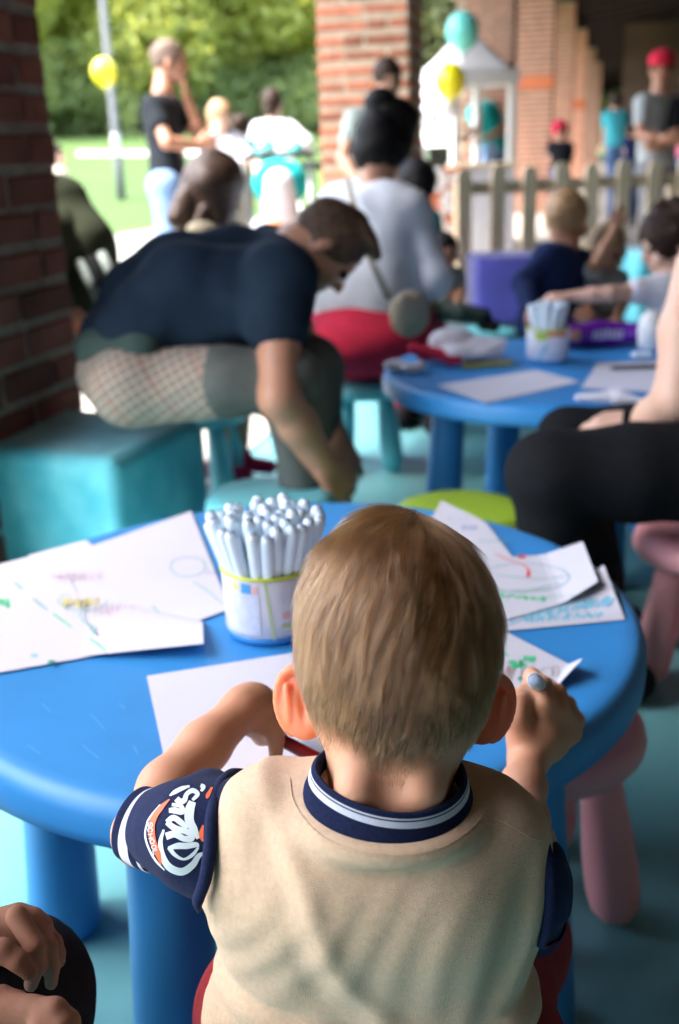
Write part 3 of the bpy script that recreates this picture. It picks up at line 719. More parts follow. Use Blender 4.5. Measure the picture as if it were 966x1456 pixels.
strokes(s, [('ink_pale', .0018, oval(170, 875, 56, 22, 30, -.6, 3.9)), ('ink_pale', .0016, oval(118, 855, 34, 14, 24, 0, 4)), ('ink_yellow', .0035, scrib(115, 857, 50, 14, 22)), ('ink_pale', .0016, oval(268, 806, 25, 14, 24)), ('ink_pink', .0012, scrib(110, 820, 70, 14, 30, seed=4)), ('ink_pale', .0016, [(275, 828), (295, 840), (318, 860)]), ('ink_blue', .0006, scrib(305, 815, 20, 8, 12)), ('ink_pale', .003, [(128, 892), (136, 902)]), ('ink_green', .002, [(127, 908), (140, 917), (151, 927)]), ('ink_pink', .001, scrib(165, 868, 60, 22, 26, seed=9))], S3)
s = sheet('slim white sheet sticking out beyond the left pile toward the cube', [(60, 800), (150, 790), (122, 768), (40, 790)], TZ+.0009, seed=5)
s = sheet('blank white sheet under the boy\'s left hand', [(245, 1130), (640, 1090), (560, 905), (209, 962)], TZ+.0006, seed=6, n=18)
def drawing_sheet():
    # corners: left-hand far, far right, near right, near left; the near right corner is folded up
    a, b, c, d = Z(452, 946, TZ), Z(714, 897, TZ), Z(840, 962, TZ), Z(560, 1085, TZ)
    n = 30; v = []
    for j in range(n+1):
        for i in range(n+1):
            s_, t_ = i/n, j/n; q = (a*(1-s_)+b*s_)*(1-t_)+(d*(1-s_)+c*s_)*t_; fold_ = max(0, s_+t_-1.78)/.22
            q = q+V3(-.008*fold_, .004*fold_, .0016+.018*fold_**.9); v.append(q)
    w = n+1; f = [(j*w+i, j*w+i+1, (j+1)*w+i+1, (j+1)*w+i) for j in range(n) for i in range(n)]; c0 = (a+b+c+d)/4
    o = link('paper_sheet', pydata('paper_sheet', [q-c0 for q in v], f, False), M['paper']); o.location = Vector(c0); so = o.modifiers.new('t', 'SOLIDIFY'); so.thickness = .0003; so.offset = 1
    return tag(o, 'white sheet with green treetops and brown trunks under the boy\'s right hand, corner turned up', 'paper', 'paper sheets on the tables')
s = drawing_sheet(); z7 = TZ+.0030
strokes(s, [('ink_green', .006, scrib(736, 945, 16, 12, 9, seed=1)), ('ink_green', .005, scrib(752, 938, 12, 10, 8, seed=2)), ('ink_green', .003, [(712, 924), (718, 930), (722, 934)]), ('ink_dkgreen', .003, scrib(741, 966, 6, 6, 6)),
            ('ink_brown', .0012, scrib(716, 958, 26, 22, 12, seed=4)), ('ink_brown', .0010, [(742, 950), (741, 962), (743, 975)]), ('ink_brown', .0010, [(757, 948), (756, 958), (762, 966)]), ('ink_brown', .0009, oval(778, 957, 9, 7)), ('ink_brown', .0009, oval(790, 955, 5, 8)), ('ink_brown', .0009, [(706, 950), (710, 962), (708, 975)]), ('ink_green', .0012, [(690, 912), (705, 925)]), ('ink_brown', .0009, [(722, 940), (728, 958)])], z7)
strokes(s, [('ink_green', .0014, [(420, 1092), (440, 1087), (465, 1082)]), ('ink_pink', .0014, scrib(405, 1020, 16, 22, 9)), ('ink_cyan', .0012, [(432, 1094), (470, 1088)])], TZ+.0018, name='pen_mark')
s = sheet('white sheet half coloured pale blue at the right rim of the near table', [(700, 899), (889, 881), (858, 818), (690, 850)], TZ+.0006, seed=8, n=18, curl=lambda a, b: (0, 0, .014*max(0, a-.8)/.2*(b)))
strokes(s, [('ink_cyan', .006, scrib(795, 868, 150, 12, 40, -22, 5)), ('ink_cyan', .007, scrib(800, 878, 110, 9, 30, -8, 6)), ('ink_cyan', .005, scrib(845, 858, 44, 14, 14, -8, 7)), ('ink_cyan', .003, [(722, 890), (760, 875), (800, 862), (840, 850)])], TZ+.0026)
s = sheet('white sheet with green and red pen marks on the right of the near table', [(640, 905), (850, 844), (828, 786), (600, 800)], TZ+.0024, seed=10, n=22, curl=lambda a, b: (0, 0, .016*max(0, a-.75)/.25))
z8 = TZ+.0062
strokes(s, [('ink_green', .005, scrib(745, 850, 62, 8, 16, 6, 3)), ('ink_pale', .0020, oval(745, 822, 64, 20, 34)), ('ink_pale', .0020, [(705, 818), (740, 822), (775, 824), (803, 820)]), ('ink_red', .006, scrib(742, 792, 7, 5, 6)), ('ink_red', .0022, [(703, 788), (725, 797), (742, 803), (750, 808), (753, 815)]), ('ink_red', .004, [(752, 812), (751, 821)]), ('ink_green', .0012, oval(760, 830, 90, 20, 20, .2, 1.9)), ('ink_pale', .0016, [(712, 842), (760, 838), (800, 828)])], z8)
s = sheet('white sheet farthest along the right side with a blue pen mark', [(560, 830), (735, 800), (690, 742), (628, 712)], TZ+.0014, seed=11, n=18)
strokes(s, [('ink_blue', .005, scrib(667, 751, 18, 5, 8)), ('ink_pale', .003, scrib(700, 770, 40, 4, 8)), ('ink_cyan', .0014, scrib(650, 738, 26, 8, 8))], TZ+.0046)
s = sheet('small slip of white paper behind the boy\'s head', [(470, 760), (520, 775), (530, 742), (488, 738)], TZ+.0006, seed=12)
# fine scratches on the plastic
tt = next(o for o in bpy.data.objects if o.name.startswith('tabletop') and abs(o.parent.location.x+.067) < .01)
def scratches(lines):
    mb = MB()
    for pts in lines:
        q = [Z(a, b, .47935) for a, b in pts]
        for a, b in zip(q[:-1], q[1:]): n_ = nrm(np.cross(b-a, V3(0, 0, 1)))*.0006; mb.add([a-n_, b-n_, b+n_, a+n_], [(0, 1, 2, 3)])
    o = mb.build('scratch', mat('scuffed_plastic', (.10, .34, .66), .5)); wmesh(o, tt.parent); o['kind'] = 'stuff'
scratches([[(128, 1014), (138, 1024), (149, 1037)], [(117, 1059), (128, 1068), (141, 1078)], [(60, 1000), (72, 1012)], [(170, 1000), (178, 1008)], [(820, 940), (835, 948)], [(790, 990), (806, 1000), (812, 1010)], [(40, 1060), (58, 1072)], [(190, 1060), (196, 1072)]])
# far table papers
T2 = .4805
s = sheet('blank white sheet lying flat at the front of the far table', [(690, 573), (826, 543), (762, 526), (620, 548)], T2+.0006, seed=13)
s = sheet('white sheet under the dark pen on the far table', [(826, 552), (990, 561), (990, 512), (850, 516)], T2+.0006, seed=14)
# ================================================================ marker cups
def marker_proto(L=.125, r=.0080):
    e = empty('marker', 'x', 'marker'); mb = MB()
    mb.lathe([(r*.95, 0), (r, .004), (r, L*.60), (r*.985, L*.80), (r*.96, L-.010), (r*.90, L-.0045), (r*.76, L-.0015), (r*.56, L)], n=14); mb.build('barrel', M['marker'], e, True)
    mb = MB(); mb.lathe([(r*.50, L-.001), (r*.48, L+.0012), (r*.3, L+.0014)], n=10); mb.build('end_plug', M['plug'], e, True)
    return e
CAPC = [(.5, .05, .03), (.02, .02, .02), (.45, .2, .05), (.03, .03, .3), (.02, .35, .3), (.5, .02, .2), (.5, .4, .03), (.02, .3, .06)]
capm = [mat('marker_cap', c, .4) for c in CAPC]
def marker_cup(label, c, z, r, h, n, glabel, lean=.20, tl='white'):
    e = empty('marker_tub', label, 'tub', 'tubs of felt pens on the tables', (c[0], c[1], z), .35)
    mb = MB(); mb.lathe([(r*.93, .008), (r*.985, .012), (r*1.0, h-.004), (r*.985, h-.002), (r*.96, h-.004), (r*.93, .014), (.01, .013)], n=64); mb.build('tub_wall', mat('tub_label', (.60, .62, .70), .35, .04, 60), e, True)
    mb = MB(); mb.lathe([(.01, .0015), (r*.93, .0015), (r*.955, .004), (r*.955, .011), (r*.90, .0115)], n=64); mb.build('tub_base', M['table'], e, True)
    mb = MB()
    for i in range(64):
        a, b = 2*math.pi*i/64, 2*math.pi*(i+1)/64
    mb.tube([(r*1.0*math.cos(a), r*1.0*math.sin(a), h) for a in np.linspace(0, 2*math.pi, 65)], .0019, 8); mb.build('rim', mat('lime_rim', (.55, .62, .03), .4), e, True)
    return e
def cyl_patch(e, r, z0, z1, a0, a1, m, name, nseg=10, slant=0.0):
    """flat print wrapped on a tub"""
    mb = MB(); vs = []
    for i in range(nseg+1):
        a = a0+(a1-a0)*i/nseg; vs += [(r*math.cos(a), r*math.sin(a), z0), (r*math.cos(a+slant), r*math.sin(a+slant), z1)]
    mb.add(vs, [(2*i, 2*i+2, 2*i+3, 2*i+1) for i in range(nseg)]); return mb.build(name, m, e)
def fill(c, z, r, h, n, L, base_label, lean=1.0, seed=1, grp='white felt pens standing in the near tub'):
    rnd = random.Random(seed); proto = None; k = 0; pts = []
    for ring, cnt, rr in ((0, 1, 0), (1, 6, .017), (2, 13, .034), (3, 22, .052)):
        for i in range(cnt):
            if k >= n: break
            a = 2*math.pi*(i+.5*ring)/cnt+rnd.uniform(-.07, .07)
            if proto is None: e = marker_proto(L); proto = e
            else:
                e = copy_tree(proto)
            rr_ = rr*r/.058
            b = V3(math.cos(a), math.sin(a), 0)
            base = V3(c[0], c[1], z+.014)+b*rr_*(.45 if ring else 0); tip = V3(c[0], c[1], z+.014)+b*rr_*(.45+(.90-.45)*L/.083*lean)+V3(rnd.uniform(-.004, .004), rnd.uniform(-.004, .004), L+rnd.uniform(-.005, .004))
            d = nrm(tip-base); e.location = Vector(base+d*(rnd.uniform(.0, .012))); e.rotation_euler = Matrix(axes_to(d)).to_euler()
            cap = None
            mb = MB(); mb.lathe([(.0076, -.0005), (.0082, 0), (.0082, .042), (.0078, .0425)], n=12)
            for ch in list(e.children):
                if ch.name.startswith('pen_cap'): bpy.data.objects.remove(ch)
            mb.build('pen_cap', capm[(k*5+3) % 8], e, True)
            e['label'] = base_label; e['group'] = grp; k += 1
C1 = Z(386, 893, TZ); TR, TH = .0535, .083
e = marker_cup('round white tub with a lime rim, full of white felt pens on the near table', C1, TZ, TR, TH, 0, '')
fa0 = math.atan2(-C1[1], -C1[0])-.35        # direction of the printed panel, facing the boy's side
g_line = mat('green_print', (.42, .55, .28), .5); g_pale = mat('grey_blue_print', (.42, .50, .68), .5); p_bl = mat('blue_print', (.06, .30, .68), .5); p_pk = mat('pink_print', (.70, .42, .45), .5); p_gy = mat('grey_print', (.28, .30, .38), .5); p_or = mat('yellow_print', (.65, .60, .20), .5)
cyl_patch(e, TR+.0004, .010, TH-.002, fa0+.02, fa0+.085, g_line, 'print_line', slant=-.13)
cyl_patch(e, TR+.0004, .016, .064, fa0-1.05, fa0-.22, mat('pale_panel', (.52, .58, .72), .4, .1, 90), 'print_panel', 12)
cyl_patch(e, TR+.0006, .066, .078, fa0-.62, fa0-.40, p_bl, 'print_picture', 6)
cyl_patch(e, TR+.0006, .066, .076, fa0-.36, fa0-.24, p_pk, 'print_picture', 4)
cyl_patch(e, TR+.0006, .068, .078, fa0-.85, fa0-.70, p_or, 'print_picture', 4)
cyl_patch(e, TR+.0006, .034, .042, fa0+.25, fa0+.42, p_pk, 'print_picture', 4)
cyl_patch(e, TR+.0006, .022, .027, fa0+.22, fa0+.75, g_line, 'print_line', 8)
for k in range(5): cyl_patch(e, TR+.0006, .052+.004*k, .0530+.004*k, fa0+.18, fa0+.8, M['white_knit'], 'print_line', 8)
for k in range(9): cyl_patch(e, TR+.0006, .020+.0045*k, .0208+.0045*k, fa0-.95, fa0-.32-(.1 if k % 3 else 0), M['white_knit'], 'print_line', 8)
def text_on_cyl(e, txt, r, z, a0, size, m):
    cu = bpy.data.curves.new('t', 'FONT'); cu.body = txt; cu.size = size; cu.resolution_u = 2; to = bpy.data.objects.new('t', cu); COL.objects.link(to)
    me = bpy.data.meshes.new_from_object(to.evaluated_get(bpy.context.evaluated_depsgraph_get())); bpy.data.objects.remove(to)
    for v in me.vertices:
        a = a0+v.co.x/r; v.co = Vector((r*math.cos(a), r*math.sin(a), z+v.co.y))
    me.name = 'print_text'; return link('print_text', me, m, e)
text_on_cyl(e, 'CE', TR+.0008, .034, fa0+.50, .011, p_gy)
fill(C1, TZ, .058, 0, 42, .128, 'white felt pen standing cap down among the others in the lime rimmed tub', 1.05)
C2 = Z(778, 513, T2)
e = marker_cup('tub of felt pens on the far table with green and orange print', C2, T2, .053, .085, 0, '')
fa2 = math.atan2(-C2[1], -C2[0])-.35
cyl_patch(e, .0536, .062, .080, fa2-.6, fa2+.0, M['lime'], 'print_band', 8); cyl_patch(e, .0536, .070, .082, fa2+.0, fa2+.9, mat('orange_label', (.6, .2, .08), .5), 'print_band', 8); cyl_patch(e, .0536, .012, .05, fa2-.5, fa2-.3, M['ink_cyan'], 'print_band', 6, .4); cyl_patch(e, .0536, .010, .03, fa2+.1, fa2+.8, g_pale, 'print_band', 8)
fill(C2, T2, .058, 0, 28, .125, 'white felt pen standing in the tub on the far table', .9, 5, 'white felt pens standing in the far tub')
# purple packet, crumpled bag, tissues, pen, white cup on the far table
pp = Z(858, 492, T2); mb = MB(); e = empty('snack_packet', 'shiny purple packet with white lettering lying on the far table', 'packet', loc=tuple(pp))
w = .24
o, _ = solid('wrapper', [('e', pp+V3(0, .0, .033), V3(w/2*.98, .035, .033), None), ('c', pp+V3(-w/2+.01, 0, .032), pp+V3(w/2-.01, 0, .032), .030, .030)], mat('purple_foil', (.13, .015, .32), .25, .3, 14, .4, 40), e, .004, .01, fold(.003, 60, 3))
m2 = mat('foil_print', (.65, .6, .75), .4)
mb = MB(); rr = random.Random(4)
for k in range(7):
    x = -.035+.012*k; q = [(x-.004, -.0365, .022+rr.uniform(0, .006)), (x+.004, -.0365, .024), (x+.005, -.0365, .05), (x-.003, -.0365, .046+rr.uniform(0, .01))]; mb.add(q, [(0, 1, 2, 3)])
mb.build('print_mark', m2, e)
mb = MB(); mb.rbox((-.085, -.030, .036), (.03, .014, .03), .006); mb.build('print_mark', mat('orange_mark', (.6, .3, .2), .5), e)
pb = Z(655, 517, T2); e = empty('crumpled_bag', 'crumpled white paper bag with a red edge on the far table', 'bag', loc=tuple(pb))
solid('bag_paper', [('e', pb+V3(.02, .03, .03), V3(.10, .09, .032), None), ('e', pb+V3(-.02, .04, .05), V3(.06, .05, .03), None), ('c', pb+V3(.07, .0, .02), pb+V3(.115, .02, .05), .022, .010)], M['paper'], e, .005, .012, fold(.009, 60, 5))
solid('red_flap', [('c', pb+V3(-.12, .01, .04), pb+V3(-.01, -.045, .02), .017, .015), ('c', pb+V3(-.10, .01, .02), pb+V3(-.03, -.03, .012), .012, .012)], M['crimson'], e, .004, .008, fold(.004, 90, 6))
solid('blue_edge', [('c', pb+V3(-.075, -.015, .012), pb+V3(-.0, -.055, .009), .010, .008)], mat('blue_grey', (.18, .22, .42), .6), e, .004)
solid('yellow_edge', [('c', pb+V3(.0, -.07, .007), pb+V3(.12, -.045, .007), .005, .005)], mat('mustard', (.55, .48, .05), .6), e, .003)
pt = Z(578, 527, T2); o, _ = solid('tissue', [('e', pt+V3(-.02, .01, .012), V3(.035, .03, .014), None), ('e', pt+V3(.02, -.02, .012), V3(.03, .025, .014), None)], M['paper'], None, .003, .008, fold(.006, 110, 8)); tag(o, 'crumpled white tissue at the left rim of the far table', 'tissue')
pt = Z(865, 572, T2); o, _ = solid('tissue', [('c', pt+V3(-.06, .015, .008), pt+V3(.02, 0, .010), .010, .016), ('c', pt+V3(.02, 0, .010), pt+V3(.06, -.02, .008), .016, .008)], M['paper'], None, .003, .008, fold(.005, 110, 9)); tag(o, 'crumpled white tissue at the front rim of the far table', 'tissue')
pt = Z(905, 522, T2+.006); mb = MB(); R = axes_to(V3(1, .03, 0)); mb.lathe([(.002, -.065), (.005, -.055), (.0055, 0), (.0055, .06), (.003, .064)], c=pt, n=12, R=R); tag(mb.build('pen', mat('dark_pen', (.05, .04, .05), .4), None, True), 'dark pen lying on the white sheet at the right of the far table', 'pen')
pt = Z(925, 495, T2); mb = MB(); mb.lathe([(.03, 0), (.034, .004), (.036, .05), (.032, .078), (.02, .094), (.008, .098)], c=pt, n=28); tag(mb.build('white_bottle', M['white_mt'], None, True), 'small white rounded bottle in front of the child at the far table', 'bottle')
pt = Z(912, 509, T2); mb = MB(); mb.rbox(pt+V3(0, 0, .008), (.05, .03, .014), .005); tag(mb.build('eraser', M['marker'], None), 'small pale block beside the white sheet on the far table', 'eraser')
# ================================================================ people
def frame(f, up=(0, 0, 1)):
    f = nrm(f); r = nrm(np.cross(f, up)); u = np.cross(r, f); return np.array([r, f, u]).T
def hand(W, d, nrm_, s=1.0, curl=.5, side=1, spread=.12, k=.004, thumb=.6):
    """W wrist, d towards the fingers, nrm_ out of the back of the hand. returns limbs of a palm, four fingers, a thumb"""
    d = nrm(d); n = nrm(np.asarray(nrm_)-d*np.dot(nrm_, d)); l = np.cross(d, n)*side; out = []
    pl = .085*s; kn = []
    for i, (q, r) in enumerate(((-.032, .0135), (-.011, .0145), (.011, .014), (.031, .012))):
        K = W+d*pl*(1-.05*abs(i-1.2))+l*q*s*1.02; kn.append(K); out.append(('c', W+l*q*s*.62+d*.01*s, K, .016*s, r*s, .012*s))
    for i, (L, r) in enumerate(((.072, .0088), (.080, .0092), (.074, .0088), (.058, .0078))):
        p = kn[i]; a = .15+curl*.35; dd = nrm(d+l*(i-1.5)*spread)
        for sgi, fr in enumerate((.46, .30, .24)):
            a2 = a+curl*(.0, 1.15, 1.9)[sgi]; v = dd*math.cos(a2)-n*math.sin(a2); q = p+v*L*fr*s; out.append(('c', p, q, r*s*(1-.10*sgi), r*s*(1-.10*(sgi+1)), k)); p = q
    tb = W-l*.026*s+d*.018*s; v1 = nrm(d*.75-l*.75-n*.25*thumb); v2 = nrm(d*1.0-l*(.45-.5*curl)-n*.5*thumb)
    m1 = tb+v1*.038*s; m2 = m1+v2*.032*s; m3 = m2+nrm(v2+d*.2-n*.3*curl)*.024*s
    out += [('c', tb, m1, .016*s, .0125*s, .010*s), ('c', m1, m2, .0115*s, .0105*s, k), ('c', m2, m3, .0105*s, .0085*s, k)]
    return out
def head_parts(c, Rm, s=1.0, child=False):
    """local axes: x right, y forward, z up; s = 1 for an adult head 0.23 m tall"""
    w = lambda x, y, z: c+Rm@(V3(x, y, z)*s); out = []
    jw = .8 if child else 1.0
    out.append(('e', w(0, -.010, .022), V3(.074, .094, .090)*s, Rm, .01*s)); out.append(('e', w(0, .030, -.045), V3(.056*jw+.008, .060, .066*jw)*s, Rm, .022*s))
    out.append(('e', w(0, .066, -.088*(.9 if child else 1)), V3(.024, .020, .018)*s, Rm, .018*s))
    out.append(('c', w(-.036, .076, .028), w(.036, .076, .028), .012*s, .012*s, .012*s))
    for sx in (-1, 1):
        out.append(('x', w(sx*.032, .098, .006), V3(.016, .012, .011)*s, Rm, .008*s)); out.append(('e', w(sx*.042, .060, -.030), V3(.024, .026, .024)*s, Rm, .014*s))
        out.append(('e', w(sx*.077, -.008, -.012), V3(.010, .018, .031)*s, Rm@np.array(Matrix.Rotation(-sx*.35, 3, 'Z')), .005*s))
    nl = .7 if child else 1.0
    out += [('c', w(0, .090, .010), w(0, .090+.020*nl, -.022), .007*s, .0105*s, .006*s), ('c', w(-.010, .094, -.026), w(.010, .094, -.026), .0075*s, .0075*s, .005*s), ('c', w(-.017, .084, -.052), w(.017, .084, -.052), .0085*s, .0085*s, .006*s), ('c', w(-.014, .083, -.062), w(.014, .083, -.062), .0085*s, .0085*s, .005*s)]
    return out, w
def hair_prims(c, Rm, s, style):
    w = lambda x, y, z: c+Rm@(V3(x, y, z)*s); o = []
    t = {'crop': .007, 'short': .014, 'long': .016, 'bun': .014, 'curly': .026, 'bald': .003}.get(style, .012)
    o.append(('e', w(0, -.014, .026), V3(.075+t, .092+t, .090+t)*s, Rm))
    if style in ('long',):
        o += [('c', w(0, -.06, 0), w(0, -.075, -.15), .062*s, .045*s, .03*s)]
        for sx in (-1, 1): o.append(('c', w(sx*.066, -.015, .02), w(sx*.070, -.02, -.15), .032*s, .024*s, .02*s))
    if style == 'mid':
        o += [('c', w(0, -.06, 0), w(0, -.07, -.07), .062*s, .05*s, .03*s)]
    if style == 'bun':
        o += [('e', w(0.0, -.075, .115), V3(.058, .055, .050)*s, Rm, .01), ('e', w(0, -.05, -.02), V3(.075, .055, .08)*s, Rm, .02)]
    if style == 'curly':
        r = random.Random(5)
        for k in range(26):
            a, b = r.uniform(0, 6.28), r.uniform(-.1, 1.3); o.append(('e', w(.085*math.cos(a)*math.cos(b), -.02+.098*math.sin(a)*math.cos(b), .03+.10*math.sin(b)), V3(.026, .026, .026)*s, Rm, .006))
    # open the face and round the ears
    hz = .052 if style not in ('bald', 'crop') else .062
    o.append(('x', w(0, .125, -.055+(hz-.052)), V3(.078, .080, .112)*s, Rm, .01*s))
    if style not in ('long', 'mid', 'bun'):
        for sx in (-1, 1): o.append(('x', w(sx*.098, .030, -.05), V3(.04, .062, .055)*s, Rm, .008*s))
        o.append(('x', w(0, .04, -.115), V3(.12, .13, .075)*s, Rm, .01*s))
    return o
def clothed_arm(sh, el, wr, s, r=1.0):
    return chain((sh, .046*s*r), (sh*.5+el*.5, .042*s*r), (el, .037*s*r), (el*.6+wr*.4, .036*s*r), (wr, .026*s*r))
def person(label, J, s=1.0, look=(0, 1, 0), up=(0, 0, 1), skin='skin_mid', shirt='white_shirt', sleeve=.5, trousers='jeans', shorts=False, hair='hair_br', style='short', shoes='black_rub', base=None, group=None, h=None, child=False, hands=None, hs=None, tr=1.0, kids=1.0, mouth=True, shoeslast=True, shirt_lo=None, neck_r=.052, fold_a=.006):
    """J: world joints. head, neck, shl, shr, [ell, wrl, elr, wrr], waist, hipl, hipr, [knl, anl, knr, anr]"""
    b = base if base is not None else V3(J['waist'][0], J['waist'][1], 0)
    e = empty('person', label, 'person', group, tuple(b)); h = h or .011*max(s, .55)
    hs = hs or s; Rm = frame(look, up); hp, w = head_parts(J['head'], Rm, hs, child)
    body = [('c', J['neck'], J['head']+Rm@V3(0, -.025, -.05)*hs, neck_r*s, neck_r*hs*.95, .02*s)] + hp
    mid = (J['shl']+J['shr'])/2
    body += [('c', J['shl'], J['shr'], .042*s, .042*s), ('c', J['neck'], mid, neck_r*s, .06*s, .03*s), ('c', mid, J['waist'], .075*s*tr, .08*s*tr)]
    hl, hr = J['hipl'], J['hipr']
    body += [('c', hl, hr, .07*s, .07*s), ('c', J['waist'], (hl+hr)/2, .08*s, .08*s)]
    for sd_, sg in (('l', -1), ('r', 1)):
        if 'el'+sd_ in J:
            body += clothed_arm(J['sh'+sd_], J['el'+sd_], J['wr'+sd_], s*.92)
            hd = (hands or {}).get(sd_)
            if hd is not False:
                fd = J['wr'+sd_]-J['el'+sd_]; dv = hd[0] if hd else fd; nv = hd[1] if hd else V3(0, 0, 1)
                if abs(np.dot(nrm(dv), nrm(nv))) > .95: nv = V3(1, 0, 0)
                body += hand(J['wr'+sd_], dv, nv, s*(1.0 if not child else .85), (hd[2] if hd and len(hd) > 2 else .5), side=-sg)
        if 'kn'+sd_ in J:
            body += chain((J['hip'+sd_], .070*s), (J['kn'+sd_], .045*s), (J['kn'+sd_]*.55+J['an'+sd_]*.45, .044*s), (J['an'+sd_], .028*s))
    solid('body', body, M[skin], e, h*.8, .018*s)
    # shirt
    sh = [('c', J['shl'], J['shr'], .058*s, .058*s)]
    L = (J['shr']-J['shl'])*.26; wl_ = (hr-hl)*.35
    lo_ = J['waist']*.35+(hl+hr)/2*.65 if shirt_lo is None else shirt_lo
    for q in (-1, 0, 1): sh.append(('c', mid+L*q-(mid-J['waist'])*.12, lo_+wl_*q, .088*s*tr, .092*s*tr, .04*s))
    for sd_ in 'lr':
        if 'el'+sd_ in J and sleeve > 0:
            a, m_, z_ = J['sh'+sd_], J['el'+sd_], J['wr'+sd_]
            if sleeve <= 1: sh += chain((a, .060*s), (a+(m_-a)*sleeve, .056*s))
            else: sh += chain((a, .060*s), (m_, .050*s), (m_+(z_-m_)*(sleeve-1), .040*s))
        elif sleeve > 0: sh += chain((J['sh'+sd_], .058*s), (J['sh'+sd_]-V3(0, 0, .12*s), .056*s))
    solid('shirt', sh, M[shirt], e, h, .03*s, fold(fold_a*s, 26/s, int(abs(b[0]*100))))
    # trousers
    tp = [('c', hl, hr, .092*s, .092*s), ('c', J['waist']*.45+(hl+hr)/2*.55, (hl+hr)/2, .088*s*tr, .09*s*tr)]
    for sd_ in 'lr':
        if 'kn'+sd_ in J:
            if shorts: tp += chain((J['hip'+sd_], .088*s), (J['hip'+sd_]*.35+J['kn'+sd_]*.65, .070*s))
            else: tp += chain((J['hip'+sd_], .088*s), (J['kn'+sd_], .060*s), (J['kn'+sd_]*.1+J['an'+sd_]*.9, .052*s))
    solid('trousers', tp, M[trousers], e, h, .025*s, fold(fold_a*s, 26/s, 3+int(abs(b[0]*90))))
    for sd_ in 'lr':
        if 'an'+sd_ in J:
            a = J['an'+sd_]; fv = (J.get('toe') if 'toe' in J else V3(*look)); fv = nrm(V3(fv[0], fv[1], 0)+V3(0, 1e-3, 0)); z0 = max(a[2]-.05*s, .035*s)
            c0 = V3(a[0], a[1], z0); solid('shoe', [('c', c0-fv*.05*s+V3(0, 0, 0), c0+fv*.13*s-V3(0, 0, .012*s), .040*s, .034*s), ('c', c0, c0+V3(0, 0, .04*s), .042*s, .040*s)], M[shoes], e, max(.008, h))
    if style != 'none':
        hm = hair_prims(J['head'], Rm, hs, style); solid('hair', hm, M[hair], e, h*.8, .01*hs, fold(.003*hs, 130/hs, 4))
    for sx in (-1, 1):
        mb = MB(); r = .0125*hs; mb.lathe([(r*math.cos(t), r*math.sin(t)) for t in np.linspace(-1.5, 1.5, 8)], c=w(sx*.032, .079, .006)-off(e), n=10); mb.build('eye', M['eye'], e, True)
    if mouth:
        mb = MB(); mb.tube([w(-.022, .090, -.057)-off(e), w(0, .0945, -.058)-off(e), w(.022, .090, -.057)-off(e)], .0035*hs, 6); mb.build('mouth', M['lip'], e, True)
    return e, w, Rm
def J_(**k): return k
def lookdir(px0, py0, px1, py1, dt=0.0, t=1.0):
    return nrm(P(px1, py1, t+dt)-P(px0, py0, t))
def down(p, z, dx=0, dy=0): return V3(p[0]+dx, p[1]+dy, z)
# ---- bending man on the cube
t = 2.35
hl, hr = P(188, 545, 2.33), P(215, 528, 2.58); hl[2] = max(hl[2], .49); 
knl, knr = P(412, 540, 2.26), P(440, 525, 2.54)
J = J_(head=P(462, 352, 2.40), neck=P(415, 368, 2.42), shl=P(396, 402, 2.27), shr=P(385, 360, 2.60), ell=P(398, 566, 2.20), wrl=P(462, 660, 2.32), elr=P(432, 500, 2.62), wrr=P(478, 620, 2.60),
       waist=P(225, 470, 2.42), hipl=hl, hipr=hr, knl=knl, anl=down(P(440, 730, 2.45), .09), knr=knr, anr=down(P(455, 700, 2.72), .09), toe=V3(.8, .6, 0))
label = 'man in a navy T-shirt and checked trousers bending low from the turquoise cube'
e = empty('person', label, 'person', None, tuple(down(P(200, 545, 2.4), 0)))
Rm = frame(nrm(.42*CR-.80*V3(0, 0, 1)-.05*V3(0, 1, 0)), nrm(.85*CR+.42*CU)); hp, w = head_parts(J['head'], Rm, .90)
body = hp+[('c', J['neck'], J['head']+Rm@V3(0, -.03, -.05), .058, .056, .02), ('c', J['shl'], J['shr'], .05, .05), ('c', (J['shl']+J['shr'])/2, J['neck'], .07, .06, .03)]
body += chain(((J['shl']+J['shr'])/2, .07), (P(290, 410, 2.43), .085), (P(215, 480, 2.43), .08), ((hl+hr)/2, .09))
for a, b_, c_, si in ((J['shl'], J['ell'], J['wrl'], 1), (J['shr'], J['elr'], J['wrr'], -1)):
    body += chain((a, .052), (b_, .043), (b_*.6+c_*.4, .041), (c_, .029)); body += hand(c_, nrm(c_-b_+V3(.03, 0, -.06)), nrm(V3(.5, -.7, .3)), 1.0, .45, side=si)
for a, b_, c_ in ((hl, knl, J['anl']), (hr, knr, J['anr'])): body += chain((a, .08), (b_, .055), (c_, .035))
solid('body', body, M['skin_tan'], e, .009, .02)
back = [(P(180, 482, 2.42), .098), (P(215, 440, 2.43), .112), (P(268, 408, 2.44), .120), (P(335, 398, 2.44), .122), (P(385, 392, 2.43), .096)]
sh = chain(*back)+[('c', P(270, 412, 2.32), P(370, 405, 2.31), .095, .088), ('c', P(270, 408, 2.56), P(370, 398, 2.58), .095, .088), ('c', P(185, 470, 2.31), P(270, 412, 2.32), .075, .095), ('c', P(300, 455, 2.33), P(360, 430, 2.32), .085, .09), ('c', P(165, 478, 2.42), P(300, 470, 2.42), .07, .07), ('c', P(148, 480, 2.36), P(180, 480, 2.36), .055, .06), ('c', J['shl'], J['shr'], .072, .072)]
sh += chain((J['shl'], .078), (J['shl']*.62+J['ell']*.38, .066))+chain((J['shr'], .07), (J['shr']*.6+J['elr']*.4, .06))
fa_, fb_ = fold(.011, 15, 12), fold(.0045, 55, 4); solid('shirt', sh, M['navy_cl'], e, .008, .026, lambda x, y, z: fa_(x, y, z)+fb_(x, y, z))
